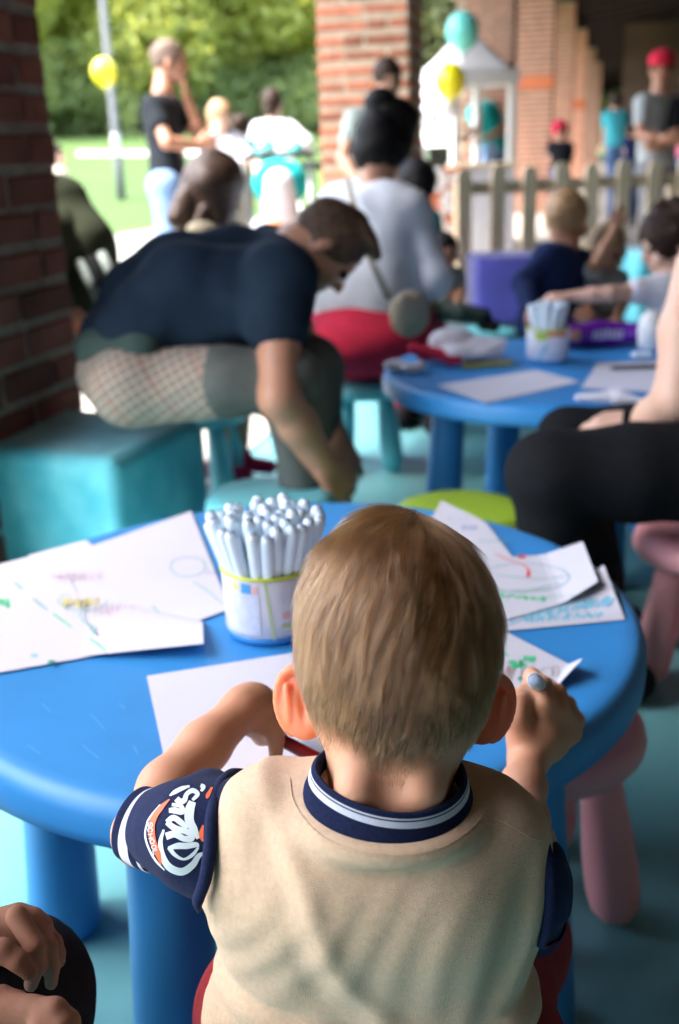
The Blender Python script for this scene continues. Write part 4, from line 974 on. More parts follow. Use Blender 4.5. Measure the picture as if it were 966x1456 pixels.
tr_ = [('c', P(182, 548, 2.30), P(208, 536, 2.60), .090, .090), ('c', P(160, 532, 2.36), P(200, 524, 2.45), .082, .09)]
tr_ += [('c', P(195, 550, 2.31), P(318, 543, 2.28), .088, .080), ('c', P(215, 540, 2.55), P(325, 533, 2.54), .090, .086)]
solid('checked_seat', tr_, M['check'], e, .008, .03, fold(.003, 26, 5)); tr_ = []
tr_ += chain((P(290, 544, 2.29), .074), (P(318, 543, 2.28), .0745), (knl, .068), (knl*.5+J['anl']*.5, .048), (J['anl'], .046))
tr_ += chain((P(290, 535, 2.55), .078), (P(335, 533, 2.54), .079), (knr, .078), (knr*.5+J['anr']*.5, .066), (J['anr'], .06))
solid('trousers', tr_, mat('grey_olive_cloth', (.085, .095, .085), .9, .25, 14, .4, 200), e, .008, .03, fold(.003, 30, 5))
solid('shirt_tail', [('c', P(140, 497, 2.33), P(200, 500, 2.29), .05, .062), ('c', P(150, 495, 2.5), P(200, 490, 2.55), .05, .06)], M['green_trs'], e, .009)
solid('belt', [('c', P(166, 527, 2.24), P(176, 526, 2.235), .015, .015)], M['black_rub'], e, .005)
hm = hair_prims(J['head'], Rm, .90, 'crop')+[('e', w(0, .03, .105), V3(.055, .06, .022), Rm, .015)]; solid('hair', hm, M['hair_lb'], e, .007, .01, fold(.004, 110, 4))
solid('beard', [('e', w(0, .050, -.078), V3(.046, .040, .034), Rm), ('x', w(0, .10, -.020), V3(.045, .05, .045), Rm)], M['hair_lb'], e, .006, .01, fold(.003, 130, 4))
for sx in (-1, 1):
    mb = MB(); mb.lathe([(.012*math.cos(q), .012*math.sin(q)) for q in np.linspace(-1.5, 1.5, 8)], c=w(sx*.032, .079, .006)-off(e), n=10); mb.build('eye', M['eye'], e, True)
for a in (J['anl'], J['anr']):
    c0 = V3(a[0], a[1], .045); fv = nrm(V3(.7, .5, 0)); solid('shoe', [('c', c0-fv*.05, c0+fv*.15-V3(0, 0, .01), .045, .036), ('c', c0, c0+V3(0, 0, .05), .045, .045)], M['blue_shoe'], e, .01)
# ---- seated adult helper
def seated(label, hd, t, seat_px, facing, s=1.0, seat_z=.30, **kw):
    pass
# ---- woman with the black bun
t = 3.42; J = J_(head=P(545, 205, 3.40), neck=P(533, 262, 3.43), shl=P(480, 290, 3.52), shr=P(588, 300, 3.36), ell=P(462, 380, 3.62), wrl=P(530, 420, 3.78), elr=P(618, 395, 3.36), wrr=P(600, 425, 3.60), waist=P(512, 400, 3.44), hipl=P(488, 462, 3.46), hipr=P(552, 465, 3.40), knl=P(560, 450, 3.95), anl=down(P(575, 560, 4.0), .08), knr=P(610, 455, 3.85), anr=down(P(622, 560, 3.9), .08))
e, w, Rm = person('seated woman with a black hair bun, white blouse and crimson skirt, back turned', J, 1.0, nrm(V3(.35, .9, -.5)), skin='skin_mid', shirt='lav_shirt', sleeve=1.75, trousers='crimson', style='bun', hair='hair_dk', tr=1.28, hs=.92, fold_a=.010)
solid('skirt', [('e', P(520, 487, 3.42), V3(.225, .19, .118), None), ('e', P(520, 455, 3.44), V3(.17, .16, .09), None)], M['crimson'], e, .012, .03, fold(.004, 15, 3))
hc = J['head']
solid('hair_bun', [('e', P(557, 168, 3.38), V3(.085, .085, .07), None), ('e', P(545, 200, 3.40), V3(.098, .10, .10), None), ('e', P(525, 215, 3.40), V3(.055, .07, .06), None)], M['hair_dk'], e, .008, .02, fold(.008, 70, 4))
bg_ = P(583, 446, 3.22); be = empty('shoulder_bag', 'oval beige shoulder bag hanging at the seated woman\'s right side', 'bag', loc=tuple(bg_))
solid('bag_body', [('e', bg_, V3(.062, .028, .072), np.array(Matrix.Rotation(.15, 3, 'Y')))], M['beige'], be, .005)
mb = MB(); mb.tube([p-bg_ for p in (P(494, 255, 3.32), P(508, 310, 3.18), P(528, 370, 3.14), P(553, 425, 3.17))], .010, 8); mb.build('strap', M['beige'], be, True)
# ---- standing man in the black T-shirt
t = 5.9; J = J_(head=P(241, 88, t), neck=P(232, 132, t), shl=P(218, 152, t-.16), shr=P(243, 150, t+.18), ell=P(238, 203, t-.24), wrl=P(283, 207, t-.10), elr=P(290, 202, t+.12), wrr=P(266, 140, t+.02), waist=P(238, 225, t), hipl=P(235, 265, t-.09), hipr=P(243, 265, t+.10), knl=down(P(240, 330, t-.1), .45), anl=down(P(240, 330, t-.1), .08), knr=down(P(252, 330, t+.1), .45), anr=down(P(252, 330, t+.12), .08))
person('standing man with cropped grey hair and black T-shirt, hand at his chin', J, 1.0, nrm(V3(.9, .15, -.15)), skin='skin_tan', shirt='black_shirt', sleeve=.5, style='bald', hair='hair_gr', tr=.96, hands={'l': (V3(.9, .1, .2), V3(0, -1, 0), .4), 'r': (V3(-.1, 0, 1), V3(1, 0, 0), .7)})
# ---- girl with long brown hair
J = J_(head=P(306, 268, 3.25), neck=P(303, 318, 3.28), shl=P(285, 335, 3.2), shr=P(330, 335, 3.36), ell=P(285, 395, 3.2), wrl=P(320, 430, 3.2), elr=P(345, 390, 3.4), wrr=P(360, 420, 3.3), waist=P(305, 400, 3.3), hipl=P(295, 440, 3.22), hipr=P(318, 440, 3.34), knl=P(330, 520, 3.15), anl=down(P(308, 640, 3.30), .10), knr=P(345, 520, 3.3), anr=down(P(345, 655, 3.4), .10), toe=V3(.9, -.3, 0))
e, w, Rm = person('girl with long straight brown hair sitting behind the bending man, crimson trainers', J, .72, nrm(V3(.75, .35, -.5)), skin='skin_mid', shirt='beige', sleeve=.5, trousers='grey_trs', shorts=True, style='long', hair='hair_md', shoes='crimson_shoe', child=True, hs=.86)
solid('hair_length', chain((P(303, 258, 3.27), .085), (P(290, 290, 3.29), .082), (P(280, 322, 3.30), .070), (P(276, 345, 3.3), .05))+[('c', P(305, 262, 3.22), P(308, 300, 3.24), .085, .06)], M['hair_md'], e, .008, .03, fold(.004, 60, 5))
# ---- man in the olive jacket at the left pillar
J = J_(head=P(22, 262, 3.1), neck=P(40, 300, 3.1), shl=P(58, 330, 3.0), shr=P(80, 320, 3.4), ell=P(60, 400, 2.9), wrl=P(95, 440, 2.9), elr=P(120, 395, 3.3), wrr=P(110, 430, 3.3), waist=P(105, 420, 3.2), hipl=P(100, 470, 3.1), hipr=P(130, 470, 3.3), knl=P(60, 470, 2.9), anl=down(P(60, 520, 3.0), .08), knr=P(80, 480, 3.2), anr=down(P(80, 520, 3.2), .08))
e, w, Rm = person('person in an olive camouflage jacket half hidden behind the left brick pillar', J, 1.0, nrm(V3(-.8, .1, -.3)), shirt='olive', sleeve=1.8, trousers='grey_trs', tr=1.25, fold_a=.012)
solid('jacket_back', chain((P(80, 300, 3.15), .10), (P(105, 355, 3.15), .125), (P(120, 405, 3.15), .12)), M['olive'], e, .012, .03, fold(.014, 22, 2))
for k in range(3):
    mb = MB(); mb.tube([p-off(e) for p in (P(112+16*k, 372-6*k, 3.0), P(128+15*k, 400-6*k, 2.99), P(140+13*k, 425-6*k, 3.0))], .014, 8); mb.build('jacket_strap', M['sage'] if k != 1 else M['black_cl'], e, True)
solid('trainer', [('c', P(92, 438, 3.0), P(104, 452, 3.0), .032, .028), ('c', P(86, 460, 3.0), P(108, 462, 3.0), .020, .020)], M['red_cap'], e, .008)
# ---- woman in the white shirt in the garden, girl, child, further guests
t = 8.4; J = J_(head=P(388, 148, t), neck=P(389, 172, t), shl=P(368, 184, t), shr=P(412, 184, t), ell=P(357, 212, t-.1), wrl=P(366, 240, t-.3), elr=P(436, 204, t-.1), wrr=P(415, 226, t-.3), waist=P(392, 222, t), hipl=P(384, 248, t), hipr=P(400, 248, t), knl=down(P(386, 300, t), .48), anl=down(P(386, 300, t), .08), knr=down(P(402, 300, t), .48), anr=down(P(402, 300, t), .08))
person('woman with brown hair and loose white shirt seen from behind on the lawn side', J, 1.0, nrm(V3(.3, .95, -.2)), skin='skin_pale', shirt='white_shirt', sleeve=1.3, trousers='cream_cl', style='mid', hair='hair_br', tr=1.1, h=.016, hs=.95)
t = 7.3; J = J_(head=P(313, 166, t), neck=P(312, 190, t), shl=P(290, 203, t), shr=P(335, 200, t+.1), ell=P(283, 228, t), wrl=P(305, 245, t-.2), elr=P(352, 225, t), wrr=P(345, 250, t-.2), waist=P(315, 240, t), hipl=P(306, 265, t), hipr=P(325, 265, t), knl=down(P(306, 320, t), .45), anl=down(P(306, 320, t), .08), knr=down(P(326, 320, t), .45), anr=down(P(326, 320, t), .08))
person('fair haired woman in a white blouse between the man in black and the lawn group', J, .9, nrm(V3(.5, -.6, -.2)), skin='skin_pale', shirt='white_shirt', sleeve=1.2, trousers='grey_trs', style='mid', hair='hair_bl', tr=1.1, h=.015)
t = 7.5; J = J_(head=P(344, 182, t), neck=P(344, 197, t), shl=P(333, 205, t), shr=P(356, 205, t), ell=P(330, 225, t), wrl=P(335, 240, t-.1), elr=P(358, 225, t), wrr=P(356, 240, t-.1), waist=P(344, 232, t), hipl=P(339, 248, t), hipr=P(350, 248, t), knl=down(P(339, 300, t), .3), anl=down(P(339, 300, t), .06), knr=down(P(351, 300, t), .3), anr=down(P(351, 300, t), .06))
person('small child in a turquoise top beside the fair haired woman in white', J, .6, nrm(V3(.3, .9, -.1)), shirt='teal_shirt', sleeve=.6, trousers='beige', style='short', hair='hair_br', child=True, h=.014, hs=.75)
balloon('turquoise balloon low in front of the woman in the white shirt, left one', P(377, 214, 7.9), .085, M['b_teal'])
balloon('turquoise balloon low beside the arm of the woman in the white shirt, right one', P(420, 210, 7.9), .062, M['b_teal'])
t = 9.5; J = J_(head=P(77, 222, t), neck=P(78, 238, t), shl=P(66, 246, t), shr=P(88, 246, t), ell=P(66, 262, t), wrl=P(76, 270, t-.2), elr=P(92, 262, t), wrr=P(84, 270, t-.2), waist=P(78, 268, t), hipl=P(73, 285, t), hipr=P(84, 285, t), knl=down(P(73, 300, t), .4), anl=down(P(73, 300, t), .08), knr=down(P(84, 300, t), .4), anr=down(P(84, 300, t), .08))
person('distant guest in a cream top just right of the left brick pillar', J, .8, nrm(V3(.8, -.3, 0)), skin='skin_pale', shirt='cream_cl', sleeve=.5, style='short', h=.018, hs=.95)
# ---- push chair among the guests
sp0 = P(400, 285, 7.2); sz = sp0[2]; se = empty('pushchair', 'grey pushchair with a turquoise hood and orange toys beside the guests', 'pushchair', loc=(sp0[0], sp0[1], 0))
for sx in (-1, 1):
    for wy, wr_ in ((-.28, .10), (.25, .13)):
        mb = MB(); Rw = np.array(Matrix.Rotation(math.pi/2, 3, 'Y')); mb.lathe([(wr_*.75, -.018), (wr_, -.014), (wr_, .014), (wr_*.75, .018)], c=(sx*.25, wy, wr_), n=20, R=Rw); mb.build('wheel', M['black_rub'], se, True)
    mb = MB(); mb.tube([(sx*.23, .25, .13), (sx*.22, -.05, .45), (sx*.22, -.30, .98)], .014, 8); mb.tube([(sx*.23, -.28, .10), (sx*.22, .0, .50), (sx*.22, .22, .62)], .014, 8); mb.build('frame_tube', M['galv'], se, True)
mb = MB(); mb.tube([(-.22, -.30, .98), (.22, -.30, .98)], .018, 8); mb.build('handle', M['black_rub'], se, True)
o, _ = solid('seat', [('c', sp0*V3(1, 1, 0)+V3(-.13, .0, .50), sp0*V3(1, 1, 0)+V3(.13, .0, .50), .09, .09), ('c', sp0*V3(1, 1, 0)+V3(0, -.10, .6), sp0*V3(1, 1, 0)+V3(0, -.16, .8), .13, .10)], M['white_shirt'], se, .014, .03)
o, _ = solid('hood', [('e', sp0*V3(1, 1, 0)+V3(0, -.02, .80), V3(.19, .19, .16), None), ('x', sp0*V3(1, 1, 0)+V3(0, .16, .72), V3(.16, .18, .16), None)], M['teal_shirt'], se, .014, .02)
o, _ = solid('toy', [('e', sp0*V3(1, 1, 0)+V3(-.06, -.25, .52), V3(.07, .05, .05), None)], mat('orange_toy', (.6, .22, .04), .5), se, .01)
o, _ = solid('toy', [('e', sp0*V3(1, 1, 0)+V3(.12, -.25, .42), V3(.06, .05, .05), None)], mat('amber_toy', (.6, .35, .06), .5), se, .01)
# second pushchair-like bike: a white bicycle leaning there
bk = P(436, 285, 7.6); be = empty('bicycle', 'white bicycle parked left of the middle brick pillar', 'bicycle', loc=(bk[0], bk[1], 0), rz=.3)
for y in (-.45, .45):
    mb = MB(); mb.tube([(.0, y+.30*math.cos(a), .32+.30*math.sin(a)) for a in np.linspace(0, 6.283, 25)], .016, 6, cap=False); w1 = mb.build('wheel', M['black_rub'], be, True)
mb = MB()
for a, b_ in (((0, -.45, .32), (0, -.12, .78)), ((0, -.12, .30), (0, -.12, .88)), ((0, -.12, .30), (0, .35, .80)), ((0, -.12, .78), (0, .35, .80)), ((0, -.45, .32), (0, -.12, .30)), ((0, .45, .32), (0, .33, .98))): mb.tube([a, b_], .016, 8)
mb.build('frame', M['white_mt'], be, True)
mb = MB(); mb.tube([(-.25, .28, 1.0), (0, .33, .98), (.25, .28, 1.0)], .013, 8); mb.build('handlebar', M['galv'], be, True)
mb = MB(); mb.rbox((0, -.14, .90), (.13, .24, .05), .02); mb.build('saddle', M['black_rub'], be)
# ---- guest in sage before the middle pillar
t = 5.0; J = J_(head=P(551, 113, t), neck=P(545, 150, t), shl=P(506, 172, t-.1), shr=P(566, 170, t+.1), ell=P(488, 225, t-.2), wrl=P(510, 258, t-.3), elr=P(580, 225, t), wrr=P(560, 255, t-.2), waist=P(530, 240, t), hipl=P(520, 275, t), hipr=P(545, 275, t), knl=down(P(522, 330, t), .45), anl=down(P(522, 330, t), .08), knr=down(P(548, 330, t), .45), anr=down(P(548, 330, t), .08))
person('guest in a sage green top half hidden behind the black hair bun', J, .9, nrm(V3(.2, -.9, -.2)), skin='skin_mid', shirt='sage', sleeve=.5, trousers='jeans_dk', style='short', hair='hair_br', h=.013, hs=.78)
# ---- dark haired child and baby right of the woman
t = 3.95; J = J_(head=P(592, 266, t), neck=P(592, 298, t), shl=P(575, 312, t), shr=P(612, 312, t), ell=P(572, 350, t), wrl=P(590, 375, t-.1), elr=P(620, 350, t), wrr=P(610, 375, t-.1), waist=P(594, 370, t+.1), hipl=P(585, 400, t+.1), hipr=P(605, 400, t+.1), knl=P(600, 440, t-.1), anl=down(P(600, 500, t), .08), knr=P(620, 440, t), anr=down(P(625, 500, t), .08))
person('child with black hair facing the woman with the bun, behind her right shoulder', J, .62, nrm(V3(-.4, .8, -.2)), shirt='teal_cl', sleeve=.6, trousers='jeans_dk', hair='hair_dk', style='short', child=True, h=.011, hs=.80)
t = 3.75; J = J_(head=P(633, 357, t), neck=P(634, 380, t), shl=P(622, 392, t), shr=P(648, 392, t+.05), ell=P(618, 415, t), wrl=P(612, 430, t-.05), elr=P(656, 415, t), wrr=P(650, 430, t-.05), waist=P(636, 425, t), hipl=P(628, 440, t), hipr=P(642, 440, t+.04), knl=P(662, 448, t-.1), anl=P(690, 452, t-.12), knr=P(668, 446, t+.06), anr=P(692, 448, t+.06))
person('dark haired baby beside the woman with the bun, legs stretched out', J, .46, nrm(V3(.4, -.8, -.2)), shirt='sage', sleeve=.6, trousers='green_trs', hair='hair_dk', style='crop', child=True, h=.008, hs=.55)
# ---- stall man
t = 10.6; J = J_(head=P(680, 128, t), neck=P(688, 146, t), shl=P(674, 160, t-.15), shr=P(710, 154, t+.12), ell=P(678, 182, t-.2), wrl=P(662, 196, t-.5), elr=P(716, 185, t-.1), wrr=P(690, 197, t-.5), waist=P(702, 195, t), hipl=P(698, 212, t-.08), hipr=P(710, 212, t+.1), knl=down(P(700, 300, t), .48), anl=down(P(700, 300, t), .08), knr=down(P(712, 300, t), .48), anr=down(P(712, 300, t), .08))
person('man in a turquoise T-shirt working behind the stall counter', J, 1.12, nrm(V3(-.8, -.3, -.5)), skin='skin_mid', shirt='teal_shirt', sleeve=.5, trousers='jeans', style='short', hair='hair_dk', h=.017, tr=1.30, hands={'l': (V3(-.8, -.4, -.1), V3(0, 0, 1), .6), 'r': (V3(-.8, -.3, -.1), V3(0, 0, 1), .6)})
t = 11.2; J = J_(head=P(655, 155, t), neck=P(654, 168, t), shl=P(645, 175, t), shr=P(664, 175, t), ell=P(643, 192, t), wrl=P(650, 204, t-.1), elr=P(667, 192, t), wrr=P(662, 204, t-.1), waist=P(655, 200, t), hipl=P(650, 212, t), hipr=P(660, 212, t), knl=down(P(650, 300, t), .45), anl=down(P(650, 300, t), .08), knr=down(P(660, 300, t), .45), anr=down(P(660, 300, t), .08))
person('dark clothed helper left of the stall man, behind the white post', J, .85, nrm(V3(.5, -.7, -.3)), shirt='black_shirt', trousers='jeans_dk', hair='hair_dk', h=.018)
# ---- man in the red cap
t = 7.55; J = J_(head=P(941, 98, t), neck=P(938, 128, t), shl=P(914, 146, t-.08), shr=P(962, 146, t+.1), ell=P(910, 192, t-.12), wrl=P(948, 197, t-.28), elr=P(975, 192, t), wrr=P(940, 205, t-.22), waist=P(932, 215, t), hipl=P(922, 245, t), hipr=P(944, 245, t+.05), knl=down(P(922, 330, t), .48), anl=down(P(922, 330, t), .08), knr=down(P(945, 330, t), .48), anr=down(P(945, 330, t), .08))
e, w, Rm = person('man in a red cap and grey T-shirt with folded arms behind the fence', J, 1.0, nrm(V3(-.25, -.9, -.1)), skin='skin_tan', shirt='grey_shirt', sleeve=.55, trousers='grey_trs', style='short', hair='hair_br', h=.014, hands={'l': (V3(.8, -.2, 0), V3(0, -1, 0), .4), 'r': (V3(-.8, -.1, 0), V3(0, -1, 0), .4)})
solid('cap', [('e', w(0, -.005, .060), V3(.094, .112, .075), Rm), ('x', w(0, 0, -.02), V3(.12, .14, .055), Rm, .005), ('e', w(0, .115, .038), V3(.065, .055, .010), Rm, .01)], M['red_cap'], e, .008, .01)
solid('vest', [('c', P(962, 155, t-.02), P(960, 190, t-.06), .08, .085)], M['black_cl'], e, .014, .03)
t = 8.3; J = J_(head=P(985, 110, t), neck=P(984, 135, t), shl=P(966, 150, t), shr=P(1003, 150, t), ell=P(962, 190, t), wrl=P(975, 215, t-.1), elr=P(1008, 190, t), wrr=P(1000, 215, t-.1), waist=P(984, 205, t), hipl=P(976, 235, t), hipr=P(992, 235, t), knl=down(P(976, 320, t), .45), anl=down(P(976, 320, t), .08), knr=down(P(992, 320, t), .45), anr=down(P(992, 320, t), .08))
person('guest in pink at the right edge, beside the man in the red cap', J, .95, nrm(V3(-.3, -.9, 0)), shirt='pinkc', trousers='jeans_dk', h=.018)
t = 13.5; J = J_(head=P(876, 146, t), neck=P(876, 159, t), shl=P(863, 166, t), shr=P(890, 166, t), ell=P(861, 186, t), wrl=P(858, 204, t), elr=P(893, 186, t), wrr=P(894, 204, t), waist=P(876, 196, t), hipl=P(871, 210, t), hipr=P(882, 210, t), knl=down(P(870, 300, t), .45), anl=down(P(870, 300, t), .08), knr=down(P(882, 300, t), .45), anr=down(P(882, 300, t), .08))
person('distant guest in a teal shirt walking away down the porch', J, 1.0, nrm(V3(.1, .98, 0)), shirt='teal_cl', trousers='jeans_dk', hair='hair_br', h=.022, tr=1.25)
t = 12.6; J = J_(head=P(898, 186, t), neck=P(898, 195, t), shl=P(890, 200, t), shr=P(906, 200, t), ell=P(888, 214, t), wrl=P(892, 224, t), elr=P(908, 214, t), wrr=P(905, 224, t), waist=P(898, 222, t), hipl=P(895, 232, t), hipr=P(902, 232, t), knl=down(P(894, 300, t), .3), anl=down(P(894, 300, t), .06), knr=down(P(903, 300, t), .3), anr=down(P(903, 300, t), .06))
person('small distant child in navy left of the man in the red cap', J, .62, nrm(V3(.1, .98, 0)), shirt='navy_pat', trousers='jeans_dk', hair='hair_br', h=.02, hs=.8, child=True)
t = 12.0; J = J_(head=P(797, 188, t), neck=P(797, 201, t), shl=P(784, 208, t), shr=P(810, 208, t), ell=P(782, 226, t), wrl=P(790, 238, t), elr=P(812, 226, t), wrr=P(805, 238, t), waist=P(797, 236, t), hipl=P(792, 248, t), hipr=P(803, 248, t), knl=down(P(792, 300, t), .4), anl=down(P(792, 300, t), .06), knr=down(P(803, 300, t), .4), anr=down(P(803, 300, t), .06))
e, w, Rm = person('distant guest with crimson hair band in dark clothes between two far pillars', J, .85, nrm(V3(.1, -.98, 0)), shirt='black_shirt', trousers='jeans_dk', hair='crimson', h=.02, hs=.95, style='curly')
# ---- children at the far table
t = 3.62; J = J_(head=P(806, 313, t), neck=P(806, 350, t), shl=P(778, 366, t-.08), shr=P(826, 372, t+.08), ell=P(745, 402, t-.1), wrl=P(756, 446, t-.25), elr=P(838, 410, t+.1), wrr=P(835, 440, t-.1), waist=P(776, 425, t), hipl=P(760, 462, t), hipr=P(790, 462, t+.05), knl=P(800, 480, t-.25), anl=down(P(800, 560, t-.2), .08), knr=P(820, 480, t-.15), anr=down(P(820, 560, t-.1), .08))
person('blond boy in a patterned navy jumper at the far table, seen from behind', J, .72, nrm(V3(.65, .75, -.25)), skin='skin_tan', shirt='navy_pat', sleeve=1.85, trousers='navy_pat', hair='hair_bl', style='crop', child=True, hs=.86, h=.009, tr=1.05)
t = 3.72; J = J_(head=P(863, 357, t), neck=P(858, 386, t), shl=P(838, 398, t-.05), shr=P(880, 398, t+.05), ell=P(838, 365, t-.15), wrl=P(876, 322, t-.20), elr=P(888, 430, t), wrr=P(876, 455, t-.2), waist=P(858, 440, t), hipl=P(848, 462, t), hipr=P(866, 462, t), knl=P(850, 480, t-.25), anl=down(P(850, 550, t-.2), .06), knr=P(870, 480, t-.25), anr=down(P(870, 550, t-.2), .06))
J['ell'] = P(848, 372, t-.18)
person('fair haired toddler in a grey and white top raising one arm at the far table', J, .56, nrm(V3(-.1, -.95, -.25)), skin='skin_mid', shirt='grey_shirt', sleeve=.5, trousers='beige', hair='hair_bl', style='crop', child=True, hs=.80, h=.008, hands={'l': (V3(.1, 0, 1), V3(0, 1, 0), .3)})
t = 3.05; J = J_(head=P(953, 345, t), neck=P(958, 388, t), shl=P(936, 412, t-.02), shr=P(985, 410, t+.05), ell=P(868, 418, t-.05), wrl=P(808, 422, t-.02), elr=P(1000, 460, t), wrr=P(980, 480, t-.1), waist=P(962, 480, t), hipl=P(955, 515, t+.05), hipr=P(980, 515, t+.1), knl=P(940, 530, t-.25), anl=down(P(945, 600, t-.2), .08), knr=P(970, 530, t-.25), anr=down(P(970, 600, t-.1), .08))
person('curly haired child in a white T-shirt at the right edge, reaching for a pen', J, .66, nrm(V3(-.9, -.1, -.3)), skin='skin_pale', shirt='white_shirt', sleeve=.45, trousers='jeans', hair='hair_br', style='curly', child=True, hs=.82, h=.008, hands={'l': (V3(-1, 0, .02), V3(0, -.3, 1), .5)})
t = 2.55; J = J_(head=P(1010, 270, t), neck=P(1022, 330, t), shl=P(990, 362, t), shr=P(1060, 360, t), waist=P(1020, 480, t), hipl=P(1005, 540, t), hipr=P(1040, 540, t), knl=P(1000, 560, t-.3), anl=down(P(1000, 700, t-.3), .08), knr=P(1040, 560, t-.3), anr=down(P(1040, 700, t-.3), .08), ell=P(985, 450, t), wrl=P(1000, 500, t-.2), elr=P(1080, 450, t), wrr=P(1050, 500, t-.2))
# ---- person in black trousers at the right
t = 1.95; a_ = P
J = J_(head=P(1190, 220, 2.0), neck=P(1185, 320, 2.0), shl=P(1120, 365, 1.88), shr=P(1190, 350, 2.22), ell=P(990, 555, 1.86), wrl=P(915, 600, 2.02), elr=P(1090, 500, 2.28), wrr=P(955, 590, 2.2), waist=P(1150, 540, 2.02), hipl=P(1100, 655, 1.92), hipr=P(1100, 615, 2.16), knl=P(775, 672, 1.90), anl=down(P(868, 900, 1.97), .09), knr=P(810, 622, 2.18), anr=down(P(860, 780, 2.2), .09), toe=V3(-1, .2, 0))
e, w, Rm = person('adult in black trousers on the pink stool at the right edge, bare forearm showing', J, 1.0, nrm(V3(-.9, .1, -.3)), skin='skin_pale', shirt='white_shirt', sleeve=.35, trousers='black_cl', style='mid', hair='hair_br', h=.010, hands={'l': (V3(-.8, .4, -.1), V3(0, -.2, 1), .5)}, fold_a=.004)
solid('trouser_leg', chain((P(1040, 668, 1.92), .098), (P(900, 672, 1.9), .088), (P(785, 675, 1.90), .080), (P(790, 740, 1.93), .066), (P(838, 800, 1.97), .055)), M['black_cl'], e, .009, .02, fold(.004, 22, 3))
solid('forearm', chain((P(1000, 380, 1.9), .05), (P(975, 470, 1.88), .045), (P(963, 565, 1.88), .040), (P(930, 590, 1.95), .032), (P(905, 602, 2.02), .024)), M['skin_pale'], e, .008, .02)
mb = MB(); pc = P(912, 600, 2.00); mb.rbox(pc, (.075, .012, .05), .004, rz=.2); tag(mb.build('phone', M['black_rub']), 'dark phone held on the lap of the adult in black trousers', 'phone')
M['skin_dim'] = mat('shaded_skin', (.20, .095, .06), .7, .10, 60, .1, 500, spec=.15)  # same adult's skin, darkened because the hands get less light
# ---- adult at the lower left, only knee and hands in the picture
t = .80; J = J_(head=P(-620, 700, 1.15), neck=P(-600, 900, 1.1), shl=P(-640, 1050, .95), shr=P(-480, 1000, 1.15), ell=P(-330, 1490, .80), wrl=P(-75, 1450, .74), elr=P(-330, 1330, .95), wrr=P(-58, 1345, .80), waist=P(-520, 1350, 1.0), hipl=P(-480, 1560, .95), hipr=P(-470, 1500, 1.1), knl=P(15, 1418, .84), anl=down(P(30, 1800, .9), .09), knr=P(-60, 1470, .98), anr=down(P(-60, 1800, 1.0), .09), toe=V3(1, .2, 0))
e, w, Rm = person('adult at the lower left edge, only a black knee and two hands showing', J, 1.0, nrm(V3(.9, .3, -.3)), skin='skin_tan', shirt='black_shirt', sleeve=1.6, trousers='black_cl', h=.010, hands={'l': False, 'r': False}, fold_a=.002)
solid('knee_cloth', [('e', P(20, 1400, .84), V3(.046, .06, .052), None), ('c', P(-120, 1450, .86), P(10, 1405, .85), .062, .05)], M['black_cl'], e, .006, .02)
def fingers(o, pts, r, k=.003): o += [('c', pts[i], pts[i+1], r*(1-.12*i), r*(1-.12*(i+1)), k) for i in range(len(pts)-1)]
hh = [('c', P(-90, 1352, .80), P(-20, 1334, .77), .019, .020, .01)]
for a, b_ in (((-20, 1322), (26, 1300)), ((-22, 1330), (46, 1306)), ((-16, 1338), (60, 1318)), ((-10, 1345), (30, 1335))): hh.append(('c', P(*a, .765), P(*b_, .765), .0130, .0084, .006))
fingers(hh, [P(24, 1303, .752), P(50, 1346, .742), P(52, 1374, .744), P(44, 1400, .750)], .0080); fingers(hh, [P(46, 1308, .762), P(68, 1345, .752), P(74, 1374, .754), P(73, 1398, .758)], .0076); fingers(hh, [P(60, 1320, .772), P(77, 1340, .768), P(83, 1356, .770), P(85, 1368, .773)], .0068)
fingers(hh, [P(-40, 1350, .735), P(4, 1352, .728), P(26, 1366, .727), P(42, 1382, .730)], .0095)
solid('hand', hh, M['skin_dim'], e, .0024, .005)
hh = [('c', P(-95, 1462, .74), P(-20, 1454, .71), .022, .021, .01)]
for a, b_ in (((-20, 1436), (44, 1436)), ((-20, 1446), (62, 1444)), ((-20, 1460), (60, 1462)), ((-20, 1474), (50, 1482))): hh.append(('c', P(*a, .708), P(*b_, .70), .014, .0090, .006))
fingers(hh, [P(44, 1437, .700), P(78, 1437, .694), P(98, 1452, .695), P(106, 1474, .70)], .0095); fingers(hh, [P(62, 1447, .694), P(88, 1456, .690), P(100, 1474, .692), P(104, 1496, .70)], .0092); fingers(hh, [P(60, 1464, .690), P(84, 1478, .686), P(94, 1500, .69), P(92, 1520, .70)], .0088); fingers(hh, [P(50, 1484, .690), P(70, 1500, .686), P(76, 1520, .69), P(70, 1538, .70)], .0080)
fingers(hh, [P(-30, 1432, .72), P(2, 1421, .715), P(24, 1426, .712), P(38, 1436, .712)], .0100)
solid('hand', hh, M['skin_dim'], e, .0024, .005)
